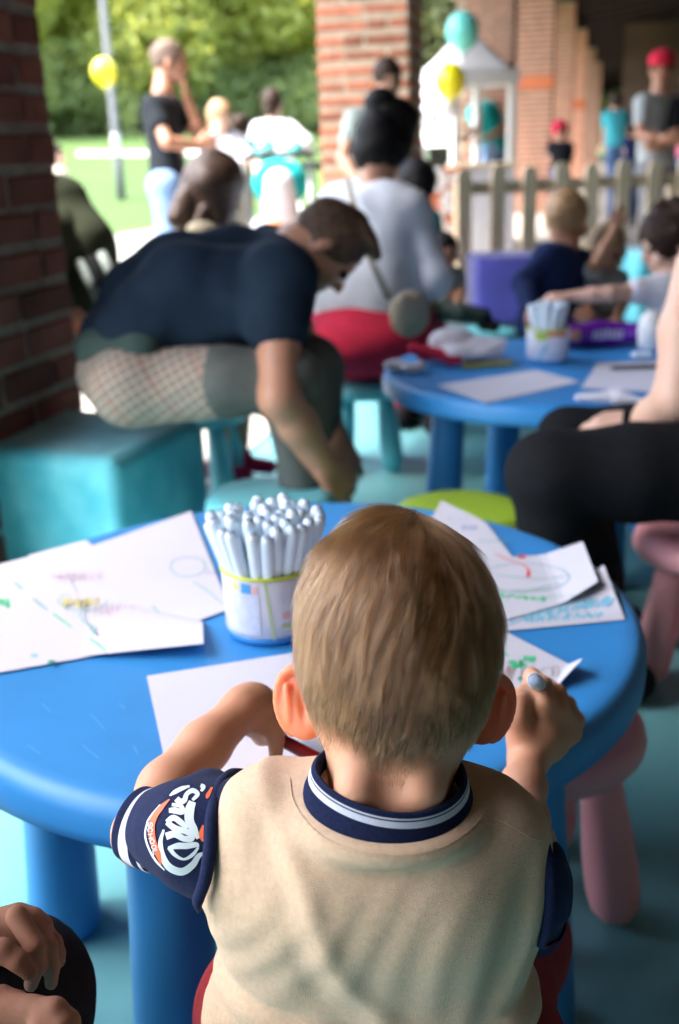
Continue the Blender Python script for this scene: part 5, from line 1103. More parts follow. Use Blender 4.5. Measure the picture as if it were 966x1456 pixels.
# ================================================================ the boy
be = empty('person', 'small boy seen from behind in a cream shirt, drawing at the near table', 'person', None, (.035, .60, 0))
HC = P(566, 896, .735)                      # middle of the skull
hf = nrm(V3(.06, .90, -.52)); hu = nrm(V3(.05, .50, .86)); HR = frame(hf, hu)
HB = lambda x, y, z: HC+HR@V3(x, y, z)
def skull(fl):
    fl.ell(HB(0, .006, .006), (.0640, .084, .0765), HR, .01)
    fl.ell(HB(0, -.020, -.006), (.0640, .058, .071), HR, .012)
    fl.ell(HB(0, -.026, -.050), (.053, .043, .046), HR, .03)
NB = P(556, 1128, .688)                    # foot of the neck
SHL, SHR = P(345, 1172, .735), P(738, 1206, .735)
ELL, ELR = P(204, 1186, .79), P(746, 1245, .765)
WRL, WRR = P(345, 1008, .925), P(752, 1078, .925)
HIP = V3(.035, .625, .375)
lo = np.array([-.23, .42, .28]); hi = np.array([.24, 1.02, .82])
fl = Field(lo, hi, .0026)
skull(fl)
# face, turned to the paper
fl.ell(HB(0, .040, -.050), (.050, .048, .052), HR, .02); fl.ell(HB(0, .070, -.078), (.018, .016, .014), HR, .014)
fl.cap(HB(0, .083, -.012), HB(0, .094, -.034), .006, .0095, .006)
for sx in (-1, 1):
    fl.ell(HB(sx*.027, .088, -.012), (.013, .010, .009), HR, .006, True); fl.ell(HB(sx*.034, .060, -.042), (.022, .024, .022), HR, .012)
fl.cap(HB(-.012, .082, -.052), HB(.012, .082, -.052), .0065, .0065, .005)
# neck
fl.cap(HB(0, -.020, -.060), NB+V3(0, .012, -.012), .0400, .038, .022)
fl.cap(HB(0, .010, -.070), NB+V3(0, .040, 0), .036, .036, .02)
# back of the neck: two tendons with a hollow
na = P(548, 1075, .672); 
for sx in (-1, 1): fl.cap(P(552+sx*34, 1050, .684), P(554+sx*46, 1122, .672), .0125, .015, .012)
fl.cap(P(553, 1088, .6600), P(556, 1122, .6545), .0030, .0035, .016, True)
# torso under the shirt
fl.cap(SHL, SHR, .024, .024, .012); fl.cap(NB+V3(0, .02, -.01), (SHL+SHR)/2+V3(0, .02, 0), .034, .034, .02); fl.cap((SHL+SHR)/2+V3(0, .025, -.03), HIP, .040, .045, .02)
# arms
def limb(pts, k=.012):
    for i in range(len(pts)-1): fl.cap(pts[i][0], pts[i+1][0], pts[i][1], pts[i+1][1], k)
limb([(SHL, .024), (SHL*.4+ELL*.6, .0235), (ELL, .0215)]); limb([(ELL, .0215), (P(238, 1122, .84), .0220), (P(290, 1062, .885), .0205), (WRL, .0172)])
limb([(SHR, .024), (SHR*.4+ELR*.6, .0225), (ELR, .0215)]); limb([(ELR, .0225), (P(741, 1168, .83), .0205), (P(744, 1120, .885), .0180), (WRR, .0155)])
# left hand: wrist bent over, fingers hanging to the paper
def fing(pts, r0, r1, k=.0025):
    n = len(pts)-1
    for i in range(n): fl.cap(pts[i], pts[i+1], r0+(r1-r0)*i/n, r0+(r1-r0)*(i+1)/n, k if i else .006)
fl.cap(WRL, P(358, 1002, .935), .0185, .019, .01); fl.ell(P(360, 1006, .938), (.022, .022, .019), None, .01)
K = [P(372, 1000, .945), P(384, 1008, .945), P(390, 1020, .940), P(390, 1034, .932)]
for i, q in enumerate(K): fl.cap(P(352, 1006+4*i, .932), q, .0145, .0095, .007)
fing([P(388, 1030, .930), P(393, 1052, .925), P(392, 1076, .925)], .0085, .0062)          # the finger that hangs free
fing([K[2], P(396, 1030, .955), P(398, 1046, .968)], .0080, .0065); fing([K[1], P(398, 1015, .965), P(402, 1034, .985)], .0080, .0062); fing([K[0], P(392, 1003, .975), P(400, 1024, 1.00)], .0078, .006)
fing([P(362, 1030, .925), P(372, 1046, .94), P(388, 1052, .955)], .0090, .0068, .006)
# right hand closed round the pen
MT, MBm = P(760, 967, .915), Z(800, 1008, TZ+.004)
Lm = .132; md = nrm(MBm-MT); MBm = MT+md*Lm
fl.ell(P(766, 1048, .940), (.026, .020, .024), None, .012); fl.cap(P(744, 1040, .928), P(766, 1026, .940), .0135, .0125, .008); fl.cap(P(744, 1022, .935), P(762, 1012, .945), .009, .009, .006); fl.cap(WRR, P(762, 1050, .938), .0165, .0225, .012)
KR = [P(772, 1000, .930), P(793, 1010, .938), P(806, 1024, .945), P(812, 1042, .948)]
for i, q in enumerate(KR): fl.cap(P(755+10*i, 1052+2*i, .940), q, .0165-.0012*i, .0108-.0008*i, .007)
fing([KR[0], P(771, 975, .942), P(757, 962, .962), P(752, 975, .985)], .0102, .0068, .003)
fing([KR[1], P(792, 986, .955), P(778, 976, .985), P(770, 990, 1.0)], .0100, .0068, .003)
fing([KR[2], P(806, 1002, .965), P(795, 994, .995), P(785, 1006, 1.01)], .0096, .0066, .003)
fing([KR[3], P(819, 1024, .962), P(813, 1014, .985), P(802, 1022, 1.0)], .0092, .0064, .003)
fing([P(742, 1050, .925), P(735, 1022, .920), P(738, 998, .925), P(747, 984, .938)], .0125, .0078, .005)
me = fl.mesh('body'); body = link('body', me, M['skin']); wmesh(body, be)
# ---- ears, each a thin shell with a rolled rim
ear_skin = mat('ear_skin', (.64, .23, .11), .5, .05, 40, .10, 900, sss=1.0, sssr=(1, .32, .12), sss_scale=.022)
def ear(px, py, t, w, h, tilt, sg):
    c = P(px, py, t); n0 = nrm(CAM-c)                       # the back of the ear looks towards the camera and outward
    upv = nrm(math.cos(tilt)*CU+math.sin(tilt)*CR); outv = nrm(np.cross(n0, upv)*(-sg)); 
    if np.dot(outv, CR)*sg < 0: outv = -outv
    nn = nrm(n0*.86+outv*.40); outv = nrm(outv-nn*np.dot(outv, nn)-nn*0); R = np.array([outv, nn, upv]).T
    L = lambda a, b_, z: c+R@V3(a, b_, z)
    f = Field(c-.055, c+.055, .0011)
    f.ell(L(0, 0, .002), (w, .0042, h), R, .002); f.ell(L(-w*.25, 0, -h*.55), (w*.62, .0045, h*.42), R, .004)
    pts = [(math.cos(a)*w*.93, math.sin(a)*h*.95) for a in np.linspace(-1.0, 2.9, 18)]
    for i in range(len(pts)-1): f.cap(L(pts[i][0], -.0012, .002+pts[i][1]), L(pts[i+1][0], -.0012, .002+pts[i+1][1]), .0034, .0034, .002)
    f.ell(L(w*.02, -.0075, 0), (w*.62, .006, h*.62), R, .003, True)                      # hollow in front
    f.ell(L(-w*.30, .0095, -.002), (w*.22, .0078, h*.56), R, .003, True)                 # groove behind
    f.cap(L(w*.30, .0035, h*.55), L(w*.42, .0035, -h*.35), .0022, .0016, .004)         # the fold of the cartilage seen from behind
    f.cap(L(-w*.85, .0, .004), L(-w*1.25, .002, .000), .0075, .010, .006); f.cap(L(-w*.75, .0, -.010), L(-w*1.15, .002, -.012), .006, .009, .006)
    o = link('ear', f.mesh('ear'), ear_skin); wmesh(o, be); return o
ear(425, 1003, .742, .0172, .0250, -.16, -1)
ear(697, 1013, .748, .0165, .0245, .30, 1)
# ---- hair: locks of strands growing out of the scalp round the crown whorl
def nape(f): f.cap(HB(0, -.020, -.060), NB+V3(0, .012, -.012), .0405, .040, .022)
hf_ = Field(HC-.125, HC+.125, .003); skull(hf_); nape(hf_)
def snap(q, n=6):
    for _ in range(n): q = q-hf_.grad(q)*hf_.sample(q)[:, None]
    return q
W0 = snap(P(600, 776, .735)[None])[0]; W1 = snap(P(574, 742, .73)[None])[0]
def smooth_noise(q, f, seed):
    r = np.random.default_rng(seed); o = 0
    for i in range(5):
        w_ = r.normal(size=3); w_ /= np.linalg.norm(w_); o = o+np.sin(f*(.6+.5*i)*(q@w_)+r.uniform(0, 6.28))/(1+.4*i)
    return o/2.6
def hair_edge(loc):
    x, y, z = loc.T
    b = -.100+.012*np.clip(np.abs(x)/.03, 0, 1)**2+.016*np.clip((np.abs(x)-.030)/.026, 0, 1)
    side = -.054+1.1*np.clip(y-.012, 0, 1)
    k = np.clip((y+.022)/.030, 0, 1); return b*(1-k)+side*k
def roots(n, seed):
    r = np.random.default_rng(seed); d = r.normal(size=(n, 3)); d /= np.linalg.norm(d, axis=1)[:, None]; p = snap(HC+V3(0, 0, 0)+d*.10, 7)
    loc = (p-HC)@HR; edge = hair_edge(loc)+.0035*smooth_noise(p, 300, 71)
    ear_ = (np.abs(loc[:, 0]) > .052) & (np.abs(loc[:, 1]+.004) < .020) & (loc[:, 2] < -.014)
    k = (loc[:, 2] > edge) & (loc[:, 1] < .078) & ~ear_ & (np.abs(hf_.sample(p)) < .001)
    k &= r.random(n) < .30+.70*np.clip((loc[:, 2]-edge)/.016, 0, 1)
    return p[k], loc[k], np.clip((loc[:, 2]-edge)[k]/.085, 0, 1)
SEG = 8
def grow(p, loc, fz, seed, spread=1.0):
    r = np.random.default_rng(seed); n = len(p); top = np.clip((loc[:, 2]+.03)/.08, 0, 1)
    length = (.0028+.040*fz**1.5)*r.uniform(.75, 1.15, n)
    cl1, cl3 = smooth_noise(p, 150, 1), smooth_noise(p, 60, 3)
    rise = (.0010+.0040*fz*(.5+.5*top))*(1+.5*cl1)*r.uniform(.2, 1.9, n)
    rise += np.exp(-(np.linalg.norm(p-W1, axis=1)/.010)**2)*.009*r.uniform(.2, 1.2, n)
    pos = np.zeros((n, SEG+1, 3)); cur = p.copy(); pos[:, 0] = p; jit = r.normal(size=(n, 3))*.22*spread
    for s_ in range(1, SEG+1):
        g = hf_.grad(cur); tang = lambda v: v-g*np.sum(v*g, 1)[:, None]; unit = lambda v: v/np.maximum(np.linalg.norm(v, axis=1), 1e-6)[:, None]
        aw = cur-W0; rr = np.linalg.norm(aw, axis=1); aw = unit(tang(aw)); tw = np.cross(g, aw); dn = unit(tang(V3(-.18, -.2, -1)+0*g))
        a = 1.0*np.exp(-(rr/.032)**1.3)+.22*cl3+.16*cl1; bk = np.clip(1-fz*1.25, 0, 1)[:, None]
        d = aw*np.cos(a)[:, None]+tw*np.sin(a)[:, None]; d = d*(1-.75*bk)+dn*(.75*bk+.30*np.clip(rr/.045, 0, 1)[:, None]**2)+jit+.22*smooth_noise(cur, 200, 9)[:, None]*tw
        d = unit(tang(d)); cur = cur+d*(length/SEG)[:, None]; cur = cur-hf_.grad(cur)*hf_.sample(cur)[:, None]
        pos[:, s_] = cur+g*(rise*(s_/SEG)**.7)[:, None]
    return pos
gp_, gl_, gf_ = roots(13000, 11); G = grow(gp_, gl_, gf_, 12, .9)
from mathutils.kdtree import KDTree
kd = KDTree(len(gp_)); [kd.insert(Vector(q), i) for i, q in enumerate(gp_)]; kd.balance()
p, loc, fz = roots(230000, 13); p, loc, fz = p[:85000], loc[:85000], fz[:85000]; n = len(p)
gi = np.array([kd.find(Vector(q))[1] for q in p]); own = grow(p, loc, fz, 14, 1.2)
s1_ = np.linspace(0, 1, SEG+1)[None, :, None]; cl = (.95*rng.random(n)**.25)[:, None, None]*np.clip(fz*2.2, 0, 1)[:, None, None]
lock = G[gi]+(p-gp_[gi])[:, None, :]*(1-.72*s1_); w_ = np.clip(s1_*2.5, 0, 1)*cl*.95
pos = own*(1-w_)+lock*w_
stray = rng.random(n) < .012; pos[stray] += (hf_.grad(p[stray])*rng.uniform(.001, .0045, stray.sum())[:, None])[:, None, :]*s1_**1.5
hc = bpy.data.hair_curves.new('hair'); hc.add_curves([SEG+1]*n)
hc.attributes['position'].data.foreach_set('vector', (pos-np.array(be.location)).reshape(-1).astype(np.float32))
ra = hc.attributes.get('radius') or hc.attributes.new('radius', 'FLOAT', 'POINT')
ra.data.foreach_set('value', (np.tile(np.array([1, 1, 1, 1, .95, .85, .7, .45, .15]), n)*.000058).astype(np.float32))
tint = np.clip(np.random.default_rng(5).random(len(gp_))[gi]*.70+rng.random(n)*.30+.25*smooth_noise(p, 90, 44)[...], 0, 1)
at = hc.attributes.new('lock_tint', 'FLOAT', 'CURVE'); at.data.foreach_set('value', tint.astype(np.float32))
hm_ = bpy.data.materials.new('light_brown_hair'); hm_.use_nodes = True; nt = hm_.node_tree; nt.nodes.clear(); ou = nt.nodes.new('ShaderNodeOutputMaterial'); hb = nt.nodes.new('ShaderNodeBsdfHairPrincipled')
hb.parametrization = 'COLOR'; hb.inputs['Roughness'].default_value = .22; hb.inputs['Radial Roughness'].default_value = .45; hb.inputs['Random Roughness'].default_value = .3
hi_ = nt.nodes.new('ShaderNodeAttribute'); hi_.attribute_name = 'lock_tint'; cr_ = nt.nodes.new('ShaderNodeValToRGB'); cr_.color_ramp.elements[0].color = (.032, .013, .0055, 1); cr_.color_ramp.elements[1].color = (.225, .108, .042, 1)
nt.links.new(hi_.outputs['Fac'], cr_.inputs[0]); nt.links.new(cr_.outputs[0], hb.inputs['Color']); nt.links.new(hb.outputs[0], ou.inputs[0])
hc.materials.append(hm_); ho = bpy.data.objects.new('hair', hc); COL.objects.link(ho); ho.parent = be
# the skin of the scalp is tinted by the stubble of the clipped hair
vb = np.zeros(len(body.data.vertices)*3, np.float32); body.data.vertices.foreach_get('co', vb); vb = vb.reshape(-1, 3)+np.array(be.location)
lb_ = (vb-HC)@HR; msk = np.clip((lb_[:, 2]-hair_edge(lb_)-.002-.004*smooth_noise(vb, 260, 71))/.016, 0, 1)*(lb_[:, 1] < .078)*(np.linalg.norm(vb-HC, axis=1) < .14)
va = body.data.attributes.new('stubble', 'FLOAT', 'POINT'); va.data.foreach_set('value', msk.astype(np.float32))
nt = M['skin'].node_tree; b_ = nt.nodes['Principled BSDF']; old = b_.inputs['Base Color'].links[0].from_socket; an_ = nt.nodes.new('ShaderNodeAttribute'); an_.attribute_name = 'stubble'; mx = nt.nodes.new('ShaderNodeMix'); mx.data_type = 'RGBA'
nt.links.new(an_.outputs['Fac'], mx.inputs['Factor']); nt.links.new(old, mx.inputs['A']); mx.inputs['B'].default_value = (.085, .048, .028, 1); nt.links.new(mx.outputs['Result'], b_.inputs['Base Color'])
# ---- shirt
lo = np.array([-.20, .40, .34]); hi = np.array([.24, .82, .70])
fs = Field(lo, hi, .0024)
def C(*a, **k): fs.cap(*a, **k)
CHC = P(545, 1240, .700)
yb = V3(0, 1, 0)
C(P(382, 1164, .722), P(698, 1186, .722), .036, .036, k=.018)
for px, r in ((412, .052), (475, .059), (545, .061), (610, .059), (664, .052)):
    C(P(px, 1215, .742), P(540+(px-545)*.80, 1420, .792), r, r*.98, k=.03)
C(P(372, 1250, .735), P(410, 1330, .760), .042, .042, k=.02); C(P(692, 1252, .735), P(660, 1350, .765), .041, .041, k=.02)
C(P(388, 1440, .795), P(672, 1440, .795), .052, .052, k=.03)
C(P(405, 1560, .84), P(655, 1560, .84), .056, .056, k=.03)
C(P(492, 1212, .714), P(606, 1218, .714), .050, .050, k=.02); C(P(485, 1262, .726), P(612, 1268, .726), .056, .056, k=.03)
C(NB+V3(0, .022, -.030), P(550, 1210, .722), .044, .052, k=.02)
C(P(738, 1325, .742), P(722, 1372, .748), .017, .013, k=.010)            # pouch of cloth by the right arm hole
C(P(348, 1145, .745), P(345, 1190, .722), .018, .020, k=.012)
FO = fold(1, 1)
_c = NB+V3(-.001, .006, .002); _x = nrm(V3(.0, -.02, 1)+.05*CR); _u = nrm(CR-_x*np.dot(CR, _x)); _v = np.cross(_x, _u)
_rg = [_c+_u*.0572*math.cos(a)+_v*.0470*math.sin(a)-_x*.0185 for a in np.linspace(0, 6.2832, 33)]
for i in range(32): C(_rg[i], _rg[i+1], .0036, .0036, k=.014)
C(NB+V3(0, .008, -.03), NB+V3(0, .012, .08), .0400, .0420, k=.004, sub=True)   # neck opening
nz = fold(.0016, 24, 31)
def folds(x, y, z):
    # soft creases: drawn from the arm holes, hanging down the back, and gathered above the hem
    X = (x-.035)/.11; Zq = (z-.50)/.12
    w = .35*np.sin(2.3*X+1.7*Zq)+.25*np.sin(4.1*Zq-1.9*X+.8)
    s = nz(x, y, z)
    s += .0034*np.exp(-((X-.60-.28*Zq+.1*w)/.10)**2)*np.clip(.9-np.abs(Zq), 0, 1)-.0032*np.exp(-((X-.78-.20*Zq+.1*w)/.08)**2)*np.clip(.9-np.abs(Zq), 0, 1)
    s += .0030*np.exp(-((X+.62+.35*Zq+.15*w)/.11)**2)*np.clip(.9-np.abs(Zq), 0, 1)-.0026*np.exp(-((X+.40+.45*Zq+.2*w)/.10)**2)
    s += .0022*np.exp(-((Zq+.66-.30*np.abs(X-.15)+.1*w)/.06)**2)-.0026*np.exp(-((Zq+.80-.30*np.abs(X-.15)+.1*w)/.06)**2)
    s += .0016*np.exp(-((Zq+.98-.22*np.abs(X-.3)+.1*w)/.05)**2)
    s += .0009*np.sin(26*Zq+9*X+6*w)*np.clip(-Zq-.2, 0, .8)+.0007*np.sin(21*X-12*Zq+7*w)*np.clip(.8-np.abs(Zq), 0, .8)
    return s*1.1
fs.disp(folds, .012)
sv_mats = [M['cream'], M['navy_knit']]
me = fs.mesh('shirt'); shirt = link('shirt', me, M['cream']); wmesh(shirt, be)
from mathutils.bvhtree import BVHTree
def bvh_of(o):
    me = o.data; vs = [v.co+o.parent.location for v in me.vertices]; return BVHTree.FromPolygons(vs, [tuple(q.vertices) for q in me.polygons])
shb = bvh_of(shirt)
def cast(bv, px, py, lift):
    d = Vector(ray(px, py)).normalized(); h = bv.ray_cast(Vector(CAM), d)
    if h[0] is None: return None
    n = h[1] if h[1].dot(d) < 0 else -h[1]
    return np.array(h[0]+n*lift)
def seam(name, pts, r, m, bv=shb, lift=.0004, par=None, dens=6, n=6):
    q = []
    for i in range(len(pts)-1):
        for k in range(int(max(2, math.dist(pts[i], pts[i+1])/dens))):
            a = k/max(2, int(math.dist(pts[i], pts[i+1])/dens)); c = cast(bv, pts[i][0]*(1-a)+pts[i+1][0]*a, pts[i][1]*(1-a)+pts[i+1][1]*a, lift)
            if c is not None: q.append(c)
    if len(q) < 2: return None
    mb = MB(); mb.tube(q, r, n); return wmesh(mb.build(name, m, None, True), par or be)
def curve_pts(pts, n=30):
    """smooth curve through points"""
    pts = [np.array(p, float) for p in pts]; out = []; P_ = [2*pts[0]-pts[1]]+pts+[2*pts[-1]-pts[-2]]
    for i in range(1, len(P_)-2):
        for k in range(max(3, n//(len(pts)-1))):
            t = k/max(3, n//(len(pts)-1)); a, b, c, d = P_[i-1:i+3]
            out.append(.5*((2*b)+(-a+c)*t+(2*a-5*b+4*c-d)*t*t+(-a+3*b-3*c+d)*t**3))
    return out+[pts[-1]]
thread = mat('cream_thread', (.50, .41, .29), .9)
def stitches(pts, m, step=7, ln=4.2, r=.00022):
    c = curve_pts(pts, 60); acc = 0; mb = MB(); last = None; L = 0; segs = []
    for i in range(len(c)-1):
        L += np.linalg.norm(c[i+1]-c[i])
        if L > step: segs.append((c[i], nrm(c[i+1]-c[i]))); L = 0
    for q, d in segs:
        a = cast(shb, *q, .0002); b_ = cast(shb, *(q+d*ln), .0002)
        if a is not None and b_ is not None: mb.tube([a, b_], r, 4)
    if mb.v: o = wmesh(mb.build('stitching', m, None), be); o['kind'] = 'stuff'
# collar facing seam and yoke stitching
fac = [(412, 1106), (418, 1140), (438, 1170), (470, 1196), (520, 1212), (575, 1216), (630, 1204), (668, 1180), (694, 1150)]
seam('facing_seam', [tuple(q) for q in curve_pts(fac, 40)], .0003, M['cream'])
stitches([(a+(545-a)*.012, b+4) for a, b in fac], thread, 6.5, 3.8)
for sx_ in (): seam('facing_seam', [sx_, (sx_[0]+1, sx_[1]-15)], .00022, thread, dens=3)
seam('shoulder_seam', [tuple(q) for q in curve_pts([(703, 1163), (730, 1176), (752, 1190), (774, 1197)], 20)], .00032, M['cream'])
# ---- sleeves
def sleeve(pts, extra, name, seed, amp=.0022, h=.0020):
    a = np.min([q[0] for q in pts], axis=0)-.07; b = np.max([q[0] for q in pts], axis=0)+.07; f = Field(a, b, h)
    for i in range(len(pts)-1): f.cap(pts[i][0], pts[i+1][0], pts[i][1], pts[i+1][1], .012)
    for q in extra: f.cap(*q)
    f.disp(fold(amp, 75, seed), .012); o = link(name, f.mesh(name), M['navy_knit']); wmesh(o, be); return o
cufL = P(212, 1178, .780); axL = nrm(ELL-SHL); axL = nrm(.86*(-CR)+.18*CU+.48*FWD)
sl_l = sleeve([(P(335, 1178, .735), .036), (P(282, 1184, .742), .037), (P(250, 1182, .758), .0315), (P(226, 1178, .775), .0272)], [(P(268, 1228, .735), P(300, 1250, .728), .014, .016, .016), (P(285, 1140, .752), P(300, 1120, .760), .012, .014, .012)], 'sleeve', 3)
sl_r = sleeve([(P(730, 1215, .735), .030), (P(760, 1255, .735), .0225), (P(764, 1310, .752), .0185)], [(P(782, 1220, .725), P(785, 1290, .735), .010, .010, .012)], 'sleeve', 5)
# cuffs and collar: ribbed knit bands with woven stripes
def ribbed(name, c, ax, u, ra, rb, prof, bands, mats, parent, ribs=150, amp=.00030, a0=0, a1=2*math.pi, wob=None):
    """prof: (radius scale, distance along axis); bands: material index per profile step"""
    ax = nrm(ax); u = nrm(np.asarray(u)-ax*np.dot(u, ax)); v = np.cross(ax, u); n = ribs*4; vs = []; fs_ = []; mi = []
    full = abs(a1-a0-2*math.pi) < 1e-6; cols = n if full else n+1
    for j, (rs, z_) in enumerate(prof):
        for i in range(cols):
            t_ = a0+(a1-a0)*i/n; k_ = 1+amp/ra*math.sin(ribs*t_*2*math.pi/(a1-a0)); wz = wob(t_, j) if wob else 0
            vs.append(c+(u*math.cos(t_)*ra+v*math.sin(t_)*rb)*rs*k_+ax*(z_+wz))
    for j in range(len(prof)-1):
        for i in range(n):
            i2 = (i+1) % n if full else i+1
            fs_.append((j*cols+i, j*cols+i2, (j+1)*cols+i2, (j+1)*cols+i)); mi.append(bands[j])
    me = npmesh(name, np.array(vs), np.array(fs_)); 
    for m in mats: me.materials.append(m)
    me.polygons.foreach_set('material_index', np.array(mi, dtype=np.int32)); o = link(name, me); wmesh(o, parent); return o
NK, WK = M['navy_knit'], M['white_knit']
cz = np.linspace(-.013, .013, 20); cb = []
for z_ in (cz[:-1]+cz[1:])/2:
    q = (z_+.013)/.026; cb.append(1 if (q < .10 or .36 < q < .74) and not q < .02 else 0)
cprof = [(1.0-.03*q+(.02*math.sin(3.14*q)), z_) for q, z_ in zip(np.linspace(0, 1, 20), cz)]
cprof = cprof+[(.90, cz[-1]+.0005), (.86, cz[-1]-.004)]; cb = cb+[0, 0]
ribbed('cuff', cufL, axL, CU, .0285, .0270, cprof, cb, [NK, WK], be, 130)
cufR = P(764, 1318, .757); ribbed('cuff', cufR, nrm(V3(.02, .5, -.85)), CR, .0190, .0185, [(1.0, -.012), (1.0, 0), (.96, .011), (.85, .011)], [0, 0, 0], [NK, WK], be, 90)
# arm-hole binding in navy
def cord(name, pts3, r, m): mb = MB(); mb.tube(pts3, r, 12); return wmesh(mb.build(name, m, None, True), be)
bind = curve_pts([(352, 1100), (326, 1104), (306, 1128), (298, 1165), (296, 1210), (288, 1255), (276, 1285), (276, 1306), (288, 1312)], 60)
q = [cast(shb, a, b_, .001) for a, b_ in bind]; q = [x_ for x_ in q if x_ is not None]
bnd = [P(350, 1100, .768), P(328, 1101, .752), P(310, 1122, .728), P(302, 1160, .706), P(299, 1205, .698), P(292, 1250, .695), P(282, 1280, .699), P(283, 1298, .706)]
bnd = [np.array(x_) for x_ in curve_pts(bnd, 50)]
cord('armhole_binding', bnd, [(.0034+.0012*math.sin(3.1*i/len(bnd)))*min(1, .25+(len(bnd)-1-i)/9) for i in range(len(bnd))], NK)
bndr = [np.array(x_) for x_ in curve_pts([P(742, 1160, .745), P(766, 1180, .722), P(778, 1215, .706), P(781, 1260, .701), P(779, 1310, .706), P(770, 1345, .716)], 50)]
cord('armhole_binding', bndr, [.0030+.0012*math.sin(3.1*i/len(bndr)) for i in range(len(bndr))], NK)
# collar
colc = NB+V3(-.001, .006, .002); cax = nrm(V3(.0, -.02, 1)+.05*CR)
cp_ = [(1.27, -.0125), (1.20, -.0055), (1.17, -.0022), (1.145, .0008), (1.135, .0020), (1.12, .0050), (1.11, .0062), (1.105, .0072), (1.10, .0084), (1.09, .0098), (1.07, .0112), (1.04, .0118), (1.005, .0105), (.985, .007), (.98, -.006)]
cbnd = [0, 0, 0, 0, 1, 1, 0, 1, 0, 0, 0, 0, 0, 0]
ribbed('collar', colc, cax, CR, .0465, .0380, cp_, cbnd, [NK, WK], be, 260, .00022, wob=lambda t_, j: .0045*math.cos(t_)*-.4+.0022*math.sin(2*t_+.6)-.006*math.sin(-t_)*(0.35))
# ---- print on the left sleeve
slb = bvh_of(sl_l)
def decal(name, polys, m, lift, bv=slb, par=None):
    """flat print outlines (in the look of the sleeve) laid on the cloth"""
    mb = MB()
    for pl in polys:
        ok = []
        for a, b_ in pl:
            c = cast(bv, a, b_, lift); ok.append(c)
        if any(c is None for c in ok): continue
        mb.add(ok, [tuple(range(len(ok)))])
    if mb.v: return wmesh(mb.build(name, m, None), par or sl_l_par)
sl_l_par = be
def Zp(x_, y_): return (150+x_*.207, 1070+y_*.207)
def brush(pts, w0, n=26):
    """stroke of varying width, as small quads"""
    c = curve_pts([np.array(Zp(a, b_)) for a, b_ in pts], n); ww = np.interp(np.linspace(0, 1, len(c)), np.linspace(0, 1, len(w0)), w0) if hasattr(w0, '__len__') else [w0]*len(c); L = []
    for i, q in enumerate(c):
        d = nrm(c[min(i+1, len(c)-1)]-c[max(i-1, 0)]); nn = np.array([-d[1], d[0]])*ww[i]*.207/2; L.append((q-nn, q+nn))
    out = []
    for i in range(len(L)-1):
        out.append([tuple(L[i][0]), tuple((L[i][0]+L[i][1])/2), tuple(L[i][1]), tuple(L[i+1][1]), tuple((L[i+1][0]+L[i+1][1])/2), tuple(L[i+1][0])])
    return out
wh = []
wh += brush([(405, 530), (382, 620), (400, 720), (450, 790), (530, 815), (600, 770), (640, 710), (672, 690)], [14, 30, 44, 50, 52, 46, 34, 20], 44)
wh += brush([(435, 655), (500, 640), (560, 640), (625, 632), (640, 650)], [20, 44, 42, 36, 12], 24)
wh += brush([(640, 650), (600, 700), (540, 730), (480, 700), (440, 650)], [16, 26, 16, 26, 30], 28)
wh += brush([(420, 575), (480, 560), (540, 590), (590, 590), (590, 560), (550, 540), (480, 520), (425, 480)], [50, 46, 40, 46, 44, 40, 44, 34], 40)
wh += brush([(425, 480), (470, 450), (520, 480), (565, 520)], [34, 40, 40, 30], 22)
wh += brush([(440, 400), (480, 400), (530, 410), (520, 370), (460, 360)], [30, 44, 36, 30, 22], 26)
wh += brush([(445, 300), (480, 275), (530, 250), (580, 235)], [10, 30, 30, 14], 20)
wh += brush([(490, 320), (515, 340), (545, 330), (560, 290), (600, 265), (635, 290), (600, 330)], [40, 44, 36, 30, 34, 30, 20], 34)
wh += brush([(600, 340), (580, 400), (580, 470), (610, 530), (640, 590)], [50, 66, 62, 54, 24], 28)
wh += brush([(655, 230), (675, 240), (660, 270)], [26, 30, 18], 10)
wh += brush([(295, 470), (278, 560), (300, 650), (350, 740), (410, 805)], [10, 13, 13, 15, 8], 30)
wh += brush([(295, 470), (330, 420), (380, 360)], [10, 11, 6], 14)
decal('sleeve_print', wh, M['print_w'], .00055)
og = brush([(445, 325), (385, 385), (340, 450), (322, 520), (335, 610), (365, 690), (388, 765)], [8, 34, 40, 46, 42, 36, 8], 44)
decal('sleeve_banner', og, M['print_o'], .0008)
decal('sleeve_fleck', brush([(735, 245), (705, 300), (700, 320)], [14, 28, 10], 10), M['print_o'], .0008); decal('sleeve_fleck', brush([(675, 500), (660, 560), (672, 610)], [10, 36, 12], 12), M['print_o'], .0008)
